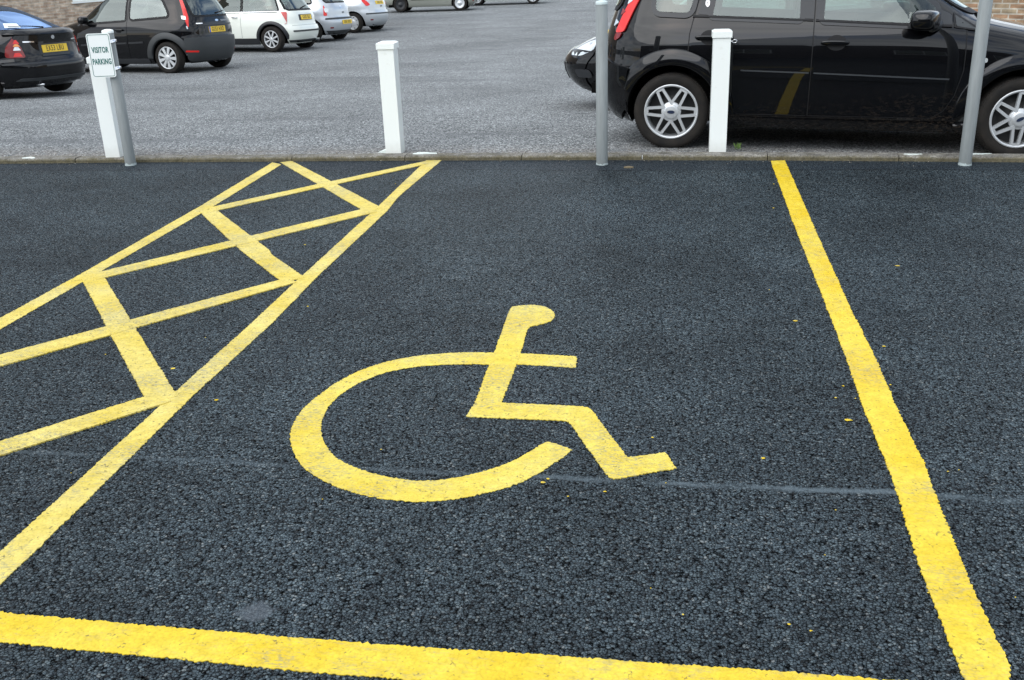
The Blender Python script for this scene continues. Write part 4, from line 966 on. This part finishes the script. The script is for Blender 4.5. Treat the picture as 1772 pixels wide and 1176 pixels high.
# ---- dark saloon-tailed hatch at the far left
def left_car():
    t = tag(empty('parked_car'), 'black car with boot spoiler and wide tail lamps cut by the left photo edge', 'car', 'cars parked in a row along the left')
    XR = [(.17, -.58), (.25, -.74), (.38, -.815), (.52, -.82), (.575, -.79), (.62, -.76), (.88, -.735), (.955, -.74), (.985, -.72), (1.0, -.62), (1.03, -.52), (1.10, -.34), (1.20, -.09), (1.30, .19), (1.36, .41), (1.40, .66), (1.425, 1.0)]
    XF = [(.17, 3.2), (.3, 3.35), (.55, 3.4), (.70, 3.3), (.80, 3.05), (.88, 2.7), (.95, 2.3), (1.0, 2.2), (1.2, 1.85), (1.34, 1.5), (1.40, 1.25), (1.425, 1.05)]
    Wk = [(.17, .78), (.25, .82), (.5, .852), (.66, .855), (.80, .845), (.90, .815), (.95, .78), (1.0, .742), (1.3, .60), (1.36, .555), (1.40, .45), (1.42, .25), (1.425, .05)]
    b = Body(XR, XF, Wk, cx=1.25, nr=4.2, nf=3.8, wb=2.6, R=.35, zh=.30); b.shell(BLACK, t, res=.026)
    for sg in (1, -1):
        lamp = b.patch('tail_lamp', [(sg * .525, .625), (sg * .555, .80), (sg * .61, .93), ('x', -.58, .915, sg), ('x', -.50, .78, sg), ('x', -.49, .63, sg)], 'B', REDD, .012, t, .04, .04)
        for z0, z1, mt in ((.645, .70, RED), (.705, .725, REDD), (.735, .785, CLEAR), (.79, .825, AMBER), (.83, .885, RED)):
            b.patch('lens_band', [(sg * .56, z0), (sg * .58, z1), ('x', -.60, z1, sg), ('x', -.585, z0, sg)], 'B', mt, .0145, lamp, .006, .04)
        sp_ = 'L' if sg > 0 else 'R'
        side_windows(b, t, [([(-.08, 1.0), (.35, 1.24), (.95, 1.32), (.95, .98)], .03), ([(1.06, .98), (1.06, 1.32), (1.4, 1.30), (1.92, .97), (1.9, .95)], .02)], GLASS, sp_)
        wheel(t, 0, sg * .80, .30, sg, .30, .19, .19, 'trim'); wheel(t, 2.6, sg * .80, .30, sg, .30, .19, .19, 'trim')
        b.arc('wheel_arch', 0, .348, .40, -.1, PI + .1, sp_, BLACK, .012, t)
        b.patch('bumper_corner', [(sg * .60, .575), (sg * .61, .615), ('x', -.44, .60, sg), ('x', -.42, .56, sg)], 'B', BLACK, .03, t, .02, .04, depth=.03)
    b.patch('rear_window', [(.60, 1.025), (.575, 1.10), (.47, 1.30), (.30, 1.345), (-.30, 1.345), (-.47, 1.30), (-.575, 1.10), (-.60, 1.025)], 'B', GLASSB, .006, t, .04, auto=True)
    b.patch('permit', [(.30, 1.045), (.24, 1.10), (.42, 1.11), (.50, 1.05)], 'B', SIGNW, .0135, t, .004)
    b.patch('boot_lid', [(.535, .60), (.555, .80), (.60, .945), (-.60, .945), (-.555, .80), (-.535, .60)], 'B', BLACK, .006, t, .05)
    sp_o = b.patch('boot_spoiler', [(.66, .952), (.64, .992), (-.64, .992), (-.66, .952)], 'B', BLACK, .035, t, .012, .04, depth=.045)
    b.patch('plate_recess', [(.30, .66), (.30, .80), (-.30, .80), (-.30, .66)], 'B', PLAS, .0085, t, .015)
    plate(b, t, 0, .735, 'EX53 LBU', .50, .112, off=.013)
    b.patch('plate_garnish', [(.33, .815), (.33, .845), (-.33, .845), (-.33, .815)], 'B', BLACK, .022, t, .012, depth=.02)
    b.patch('plate_lip', [(.28, .628), (.27, .655), (-.27, .655), (-.28, .628)], 'B', CLAD, .016, t, .012, depth=.014)
    b.patch('rear_bumper', [('x', -.40, .565, 1), (.6, .60), (-.6, .60), ('x', -.40, .565, -1), ('x', -.42, .24, -1), ('x', -.42, .24, 1)], 'B', BLACK, .022, t, .04, .05, depth=.025)
    b.patch('bumper_strip', [('x', -.45, .525, 1), ('x', -.45, .545, 1), ('x', -.45, .545, -1), ('x', -.45, .525, -1)], 'B', PLAS, .027, t, .006, .05, depth=.01)
    b.patch('bumper_valance', [(.66, .30), (.62, .335), (-.62, .335), (-.66, .30)], 'B', CLAD, .034, t, .012, .05, depth=.02)
    b.patch('badge', [(.034 * math.cos(k * PI / 8), .90 + .030 * math.sin(k * PI / 8)) for k in range(16)], 'B', CHROME, .010, t, 0, .03, depth=.005)
    b.patch('chrome_script', [(.36, .838), (.36, .856), (.52, .862), (.52, .844)], 'B', CHROME, .009, t, .004, .03, depth=.004)
    b.patch('chrome_script', [(-.38, .842), (-.38, .858), (-.52, .862), (-.52, .846)], 'B', CHROME, .009, t, .004, .03, depth=.004)
    wiper(b, t, -.04, 1.02, .46, 1.055, .026); MB().tube([(.62, .03, 1.39), (.50, .04, 1.62)], [.006, .003]).build('aerial', RUB, t)
    blobby('exhaust', (-.72, .38, .22), (.09, .03, .03), CHROME, t, 2, 12)
    t.scale = (1, 1, 1)
    place_car(t, -9.66, 14.12, PI - math.radians(11))
    t.matrix_world = t.matrix_world @ Matrix.Diagonal((.97, .97, .93, 1))
left_car()

# ---- black three-door hatchback second from the left
def second_car():
    t = tag(empty('parked_car'), 'black three-door hatchback with tall bright red tail lamps behind the visitor parking sign', 'car', 'cars parked in a row along the left')
    b = Body(FIESTA_XR, FIESTA_XF, FIESTA_W, cx=1.3, nr=4.6, nf=3.8, wb=2.49, R=.345, zh=.285); b.shell(BLACK, t, res=.028)
    for sg in (1, -1):
        sp_ = 'L' if sg > 0 else 'R'
        lamp = b.patch('tail_lamp', [(sg * .64, .83), (sg * .58, 1.0), (sg * .49, 1.32), ('x', -.20, 1.32, sg), ('x', -.33, 1.03, sg), ('x', -.42, .83, sg)], 'B', RED, .012, t, .03, .04)
        b.patch('clear_lens', [(sg * .67, .79), (sg * .668, .845), ('x', -.415, .845, sg), ('x', -.43, .80, sg)], 'B', CLEAR, .014, lamp, .012, .04)
        b.patch('clear_lens', [(sg * .625, .955), (sg * .605, 1.02), (sg * .64, 1.03), (sg * .66, .965)], 'B', CLEAR, .014, lamp, .01, .04)
        b.patch('bumper_reflector', [(sg * .55, .375), (sg * .55, .405), (sg * .70, .415), (sg * .70, .385)], 'B', RED, .027, t, .008, .04)
        dr = b.patch('door', [(.86, .285), (.845, 1.405), (1.40, 1.405), (1.72, 1.19), (2.052, .925), (2.058, .62), (1.96, .33), (1.88, .285)], sp_, BLACK, .005, t, .03, .06)
        handle(b, dr, 1.02, .80, sp_, BLACK)
        b.patch('side_moulding', [(.885, .575), (2.0, .545), (2.0, .515), (.885, .545)], sp_, PLAS, .012, dr, .01)
        b.patch('side_moulding', [(.50, .588), (.84, .577), (.84, .547), (.50, .558)], sp_, PLAS, .012, t, .01)
        for poly, r in (([(-.04, 1.03), (-.02, 1.10), (.12, 1.31), (.26, 1.355), (.80, 1.36), (.78, .985)], .07), ([(.90, .975), (.92, 1.36), (1.38, 1.355), (1.88, 1.0), (1.86, .93)], .02)):
            gl = b.patch('side_window', poly, sp_, GLASSL if poly[0][0] < 0 else GLASSG, .0105, t, r, auto=True)
        wheel(t, 0, sg * .82, .285, sg, .288, .205, .18, 'paddle', spin=.1); wheel(t, 2.49, sg * .82, .285, sg, .288, .205, .18, 'paddle')
        b.arc('wheel_arch', 0, .343, .46, -.05, PI - .1, sp_, CLAD, .028, t); b.arc('wheel_arch', 2.49, .343, .45, .1, PI + .05, sp_, CLAD, .024, t)
        blobby('door_mirror', (1.80, sg * (b.side(1.86, .95) + .13), .99), (.07, .11, .07), BLACK, t, 3, 20)
        b.patch('sill', [(.44, .272), (2.06, .272), (2.02, .185), (.42, .185)], sp_, PLAS, .012, t, .012, .06, depth=.014)
    b.patch('rear_window', [(.50, 1.03), (.44, 1.34), (-.44, 1.34), (-.50, 1.03)], 'B', GLASSL, .007, t, .08, auto=True)
    tg = b.patch('tailgate', [(.56, .70), (.575, .95), (.49, 1.40), (-.49, 1.40), (-.575, .95), (-.56, .70)], 'B', BLACK, .004, t, .05)
    b.patch('plate_recess', [(.33, .70), (.36, .835), (-.36, .835), (-.33, .70)], 'B', CLAD, .0065, t, .03)
    plate(b, t, 0, .765, 'GU53 HXD', .50, .105, True, off=.014)
    b.patch('plate_garnish', [(.50, .842), (.50, .865), (-.50, .865), (-.50, .842)], 'B', PLAS, .018, t, .01, depth=.014)
    b.patch('chrome_script', [(.38, .875), (.38, .893), (.52, .893), (.52, .875)], 'B', CHROME, .009, t, .005, .03, depth=.004)
    b.patch('rear_bumper', [('x', -.345, .63, 1), (.60, .635), (-.60, .635), ('x', -.345, .63, -1), ('x', -.345, .26, -1), ('x', -.37, .22, -1), ('x', -.37, .22, 1), ('x', -.345, .26, 1)], 'B', CLAD, .024, t, .03, .05, depth=.026)
    b.patch('badge', [(-.06 + .05 * math.cos(k * PI / 8), .925 + .02 * math.sin(k * PI / 8)) for k in range(16)], 'B', CHROME, .008, t, 0, .03, depth=.004)
    b.patch('chrome_script', [(-.18, .905), (-.18, .935), (-.40, .935), (-.40, .905)], 'B', ALLOYD, .007, t, .004, .03, depth=.003)
    wiper(b, t, -.10, 1.055, -.40, 1.09, .022)
    place_car(t, -9.40, 19.33, PI - math.radians(12))
second_car()

# ---- small white car
def white_car():
    t = tag(empty('parked_car'), 'small white hatchback with black wheel arches and eight-spoke silver wheels, third in the row', 'car', 'cars parked in a row along the left')
    XR = [(.17, -.40), (.25, -.50), (.38, -.58), (.50, -.60), (.56, -.575), (.64, -.54), (.80, -.52), (.92, -.48), (1.0, -.42), (1.2, -.27), (1.34, -.16), (1.39, -.10), (1.41, .2)]
    XF = [(.17, 2.9), (.3, 3.03), (.5, 3.05), (.7, 2.98), (.82, 2.75), (.90, 2.4), (.94, 2.1), (.97, 1.95), (1.2, 1.65), (1.33, 1.42), (1.39, 1.25), (1.41, .8)]
    Wk = [(.17, .76), (.25, .80), (.4, .83), (.6, .84), (.75, .835), (.86, .81), (.93, .77), (1.0, .735), (1.32, .63), (1.37, .58), (1.40, .35), (1.41, .05)]
    b = Body(XR, XF, Wk, cx=1.2, nr=4.4, nf=3.6, wb=2.47, R=.35, zh=.30); b.shell(WHITE, t, res=.03)
    for sg in (1, -1):
        sp_ = 'L' if sg > 0 else 'R'
        b.patch('tail_lamp', [(sg * .66, .66), (sg * .655, .68), (sg * .66, .93), ('x', -.36, .92, sg), ('x', -.38, .68, sg), (sg * .70, .64)], 'B', pm('pale_red_lens', (.48, .06, .05), .2, 0, 1), .010, t, .03, .04)
        b.patch('side_window', [(-.16, .955), (.0, 1.30), (.78, 1.315), (.78, .955)], sp_, GLASS, .0105, t, .03, auto=True)
        b.patch('side_window', [(.86, .955), (.86, 1.315), (1.36, 1.30), (1.74, .99), (1.74, .955)], sp_, GLASSG, .0105, t, .02, auto=True)
        b.patch('belt_moulding', [(-.24, .945), (1.80, .945), (1.80, .932), (-.24, .932)], sp_, CHROME, .012, t, 0)
        dr = b.patch('door', [(.83, .34), (.83, .93), (1.80, .93), (1.84, .70), (1.80, .34)], sp_, WHITE, .004, t, .02)
        handle(b, dr, .98, .83, sp_, CHROME, .16, False); seam(b, 'door_seam', [(.822, .335), (.822, .935)], sp_, PLAS, dr)
        b.patch('sill', [(.36, .325), (2.10, .325), (2.12, .18), (.34, .18)], sp_, PLAS, .012, t, .01, .06)
        b.arc('wheel_arch', 0, .348, .425, -.1, PI + .05, sp_, PLAS, .022, t); b.arc('wheel_arch', 2.47, .348, .425, -.05, PI + .1, sp_, PLAS, .022, t)
        wheel(t, 0, sg * .82, .30, sg, .30, .205, .18, 'eight'); wheel(t, 2.47, sg * .82, .30, sg, .30, .205, .18, 'eight')
        MB().tube([(1.7, sg * .80, .98), (1.66, sg * .90, .99)], .02).build('mirror_arm', PLAS, blobby('door_mirror', (1.66, sg * .95, 1.0), (.055, .10, .065), PLAS, t, 2.8, 20))
    b.patch('rear_window', [(.54, .985), (.46, 1.32), (-.46, 1.32), (-.54, .985)], 'B', GLASSL, .006, t, .05, auto=True)
    b.patch('plate_recess', [(.30, .715), (.30, .855), (-.30, .855), (-.30, .715)], 'B', CLAD, .005, t, .02)
    plate(b, t, -.02, .785, 'GX02 BLS', .48, .11, off=.014)
    b.patch('tailgate_seam_strip', [(.57, .600), (.57, .607), (-.57, .607), (-.57, .600)], 'B', PLAS, .003, t, 0)
    b.patch('rear_bumper', [('x', -.36, .59, 1), (.6, .595), (-.6, .595), ('x', -.36, .59, -1), ('x', -.36, .25, -1), ('x', -.36, .25, 1)], 'B', WHITE, .020, t, .04, .05, depth=.024)
    b.patch('bumper_strip', [('x', -.50, .46, 1), ('x', -.50, .495, 1), ('x', -.50, .495, -1), ('x', -.50, .46, -1)], 'B', CLAD, .032, t, .012, .05, depth=.014)
    b.patch('bumper_edge', [('x', -.37, .225, 1), ('x', -.37, .275, 1), ('x', -.37, .275, -1), ('x', -.37, .225, -1)], 'B', CLAD, .026, t, .012, .05, depth=.02)
    MB().tube([(-.50, -.42, .24), (-.64, -.42, .235)], .032, 12, cap=False).build('exhaust', CHROME, t); b.patch('badge', [(-.42, .77), (-.42, .80), (-.50, .80), (-.50, .77)], 'B', CHROME, .007, t, .004)
    wiper(b, t, .04, 1.0, -.30, 1.05, .024)
    place_car(t, -9.80, 25.5, PI - math.radians(11))
white_car()

def silver_car(label, mat, lamp, platetxt, x, y, head, platez, strip_z, hatch=True, group='cars parked in a row along the left', rimk='trim', glass=None):
    t = tag(empty('parked_car'), label, 'car', group)
    XR = [(.17, -.42), (.24, -.52), (.36, -.60), (.50, -.615), (.58, -.60), (.66, -.565), (.82, -.55), (.95, -.50), (1.05, -.43), (1.20, -.31), (1.34, -.20), (1.40, -.13), (1.43, .0), (1.45, .35)]
    b = Body(XR, FIESTA_XF[:-1] + [(1.45, .75)], [(z if z < 1.4 else z - .013, w_) for z, w_ in FIESTA_W], cx=1.3, nr=4.2, nf=3.8, wb=2.46, R=.345, zh=.285); b.shell(mat, t, res=.035)
    for sg in (1, -1):
        sp_ = 'L' if sg > 0 else 'R'
        if lamp == 'square':
            lp = b.patch('tail_lamp', [(sg * .60, .68), (sg * .60, .95), ('x', -.34, .93, sg), ('x', -.36, .68, sg)], 'B', RED, .012, t, .03, .05)
            b.patch('clear_lens', [(sg * .64, .77), (sg * .64, .87), ('x', -.46, .87, sg), ('x', -.46, .77, sg)], 'B', CLEAR, .0145, lp, .02, .05)
        elif lamp == 'wedge': b.patch('tail_lamp', [(sg * .52, .80), (sg * .60, .96), ('x', -.28, 1.0, sg), ('x', -.26, .93, sg), ('x', -.40, .76, sg)], 'B', RED, .012, t, .05, .05)
        else: b.patch('tail_lamp', [(sg * .62, .70), (sg * .62, .95), ('x', -.34, .93, sg), ('x', -.36, .70, sg)], 'B', RED, .012, t, .03, .05)
        side_windows(b, t, [([(-.02, 1.02), (.12, 1.32), (.90, 1.34), (.90, .98)], .03), ([(1.0, .97), (1.02, 1.34), (1.38, 1.34), (1.9, .99), (1.88, .93)], .02)], glass or GLASSG, sp_)
        dr = b.patch('door', [(.96, .30), (.96, .93), (2.03, .90), (2.05, .6), (1.95, .30)], sp_, mat, .004, t, .02)
        handle(b, dr, 1.1, .80, sp_, mat, .18, False)
        b.patch('sill', [(.42, .275), (2.06, .275), (2.02, .18), (.42, .18)], sp_, mat, .014, t, .012, .06)
        b.patch('side_moulding', [(.42, .50), (2.0, .49), (2.0, .44), (.42, .45)], sp_, CLAD, .012, t, .01)
        wheel(t, 0, sg * .81, .285, sg, .288, .20, .17, rimk, spin=.3); wheel(t, 2.46, sg * .81, .285, sg, .288, .20, .17, 'steel' if rimk == 'mixed' else rimk, mat=PLAS if rimk == 'mixed' else None)
        b.patch('bumper_reflector', [(sg * .50, .35), (sg * .50, .385), (sg * .58, .385), (sg * .58, .35)], 'B', REDD, .026, t, .008, .04)
    b.patch('rear_window', [(.52, 1.04), (.44, 1.35), (-.44, 1.35), (-.52, 1.04)], 'B', GLASSG, .007, t, .05, auto=True)
    b.patch('windscreen', [(.58, 1.03), (.50, 1.37), (-.50, 1.37), (-.58, 1.03)], 'F', GLASSL, .006, t, .05, auto=True)
    b.patch('rear_bumper', [('x', -.34, .615, 1), (.60, .625), (-.60, .625), ('x', -.34, .615, -1), ('x', -.34, .30, -1), ('x', -.34, .30, 1)], 'B', mat, .022, t, .04, .05, depth=.024)
    b.patch('bumper_strip', [('x', -.40, strip_z, 1), ('x', -.40, strip_z + .04, 1), ('x', -.40, strip_z + .04, -1), ('x', -.40, strip_z, -1)], 'B', CLAD, .033, t, .014, .05, depth=.014)
    b.patch('bumper_valance', [('x', -.38, .20, 1), ('x', -.38, .30, 1), ('x', -.38, .30, -1), ('x', -.38, .20, -1)], 'B', CLAD if lamp == 'square' else mat, .018, t, .014, .05, depth=.02)
    b.patch('badge', [(.04 * math.cos(k * PI / 8), .90 + .04 * math.sin(k * PI / 8)) for k in range(16)], 'B', CHROME, .008, t, 0, .03, depth=.004)
    b.patch('boot_handle', [(-.02, .73), (-.02, .775), (-.12, .775), (-.12, .73)], 'B', ALLOYD, .012, t, .015)
    b.patch('tailgate', [(.57, .64), (.58, .95), (.49, 1.39), (-.49, 1.39), (-.58, .95), (-.57, .64)], 'B', mat, .004, t, .05)
    plate(b, t, -.0 if lamp != 'square' else -.12, platez, platetxt, .50, .11, off=.036 if platez < .6 else .014)
    place_car(t, x, y, head)
    return t
silver_car('silver hatchback with square red tail lamps just right of the small white hatchback', SILVER, 'square', 'EX02 KDU', -9.9, 28.6, PI - math.radians(11), .50, .575)
silver_car('silver rounded hatchback with wedge-shaped red tail lamps, farthest in the left row', SILV2, 'wedge', 'GK03 PLN', -9.9, 32.45, PI - math.radians(11), .86, .52)
silver_car('beige-grey car side-on at the top edge of the photo, lower body and wheels visible', OLIVE, 'plain', 'EO51 RNV', -9.13, 43.85, PI + math.radians(5.5), .75, .5, group='distant cars at the top edge', rimk='mixed')
silver_car('pale green car at the top edge of the photo, right of the beige-grey car', PALE, 'plain', 'EU02 TBC', -6.62, 47.55, PI + math.radians(5.5), .75, .5, group='distant cars at the top edge')

wall_block('brick_building', (-24.5, 11.5), math.radians(64), 30, -1.6, 7.0, .4, BRICKL, [(2.0, 4.9, .25, 1.55), (9.6, 12.5, .25, 1.55), (17.75, 20.7, .25, 1.55), (24.5, 27.4, .25, 1.55)], 'pale brick building with a white framed window behind the cars at the upper left', 'building', False)
wall_block('brick_wall', (2.0, 18.6), math.radians(-30), 22, -1.2, 1.9, .33, BRICKR, [], 'red-brown brick wall beyond the bonnet of the nearest black car at the upper right', 'wall')
wall_block('unseen_building', (16, -7.5), PI, 32, 0, 4.2, 6, brick_mat('dark_brick', (.05, .042, .04), (.035, .032, .032), (.09, .09, .09)), [(x0, x0 + 1.8, 1.0, 2.3) for x0 in (3, 7.5, 12, 16.5, 21, 26)], 'dark brick building added behind the camera to darken reflections in the black car doors', 'building')  # out of view, added to darken what the car doors reflect
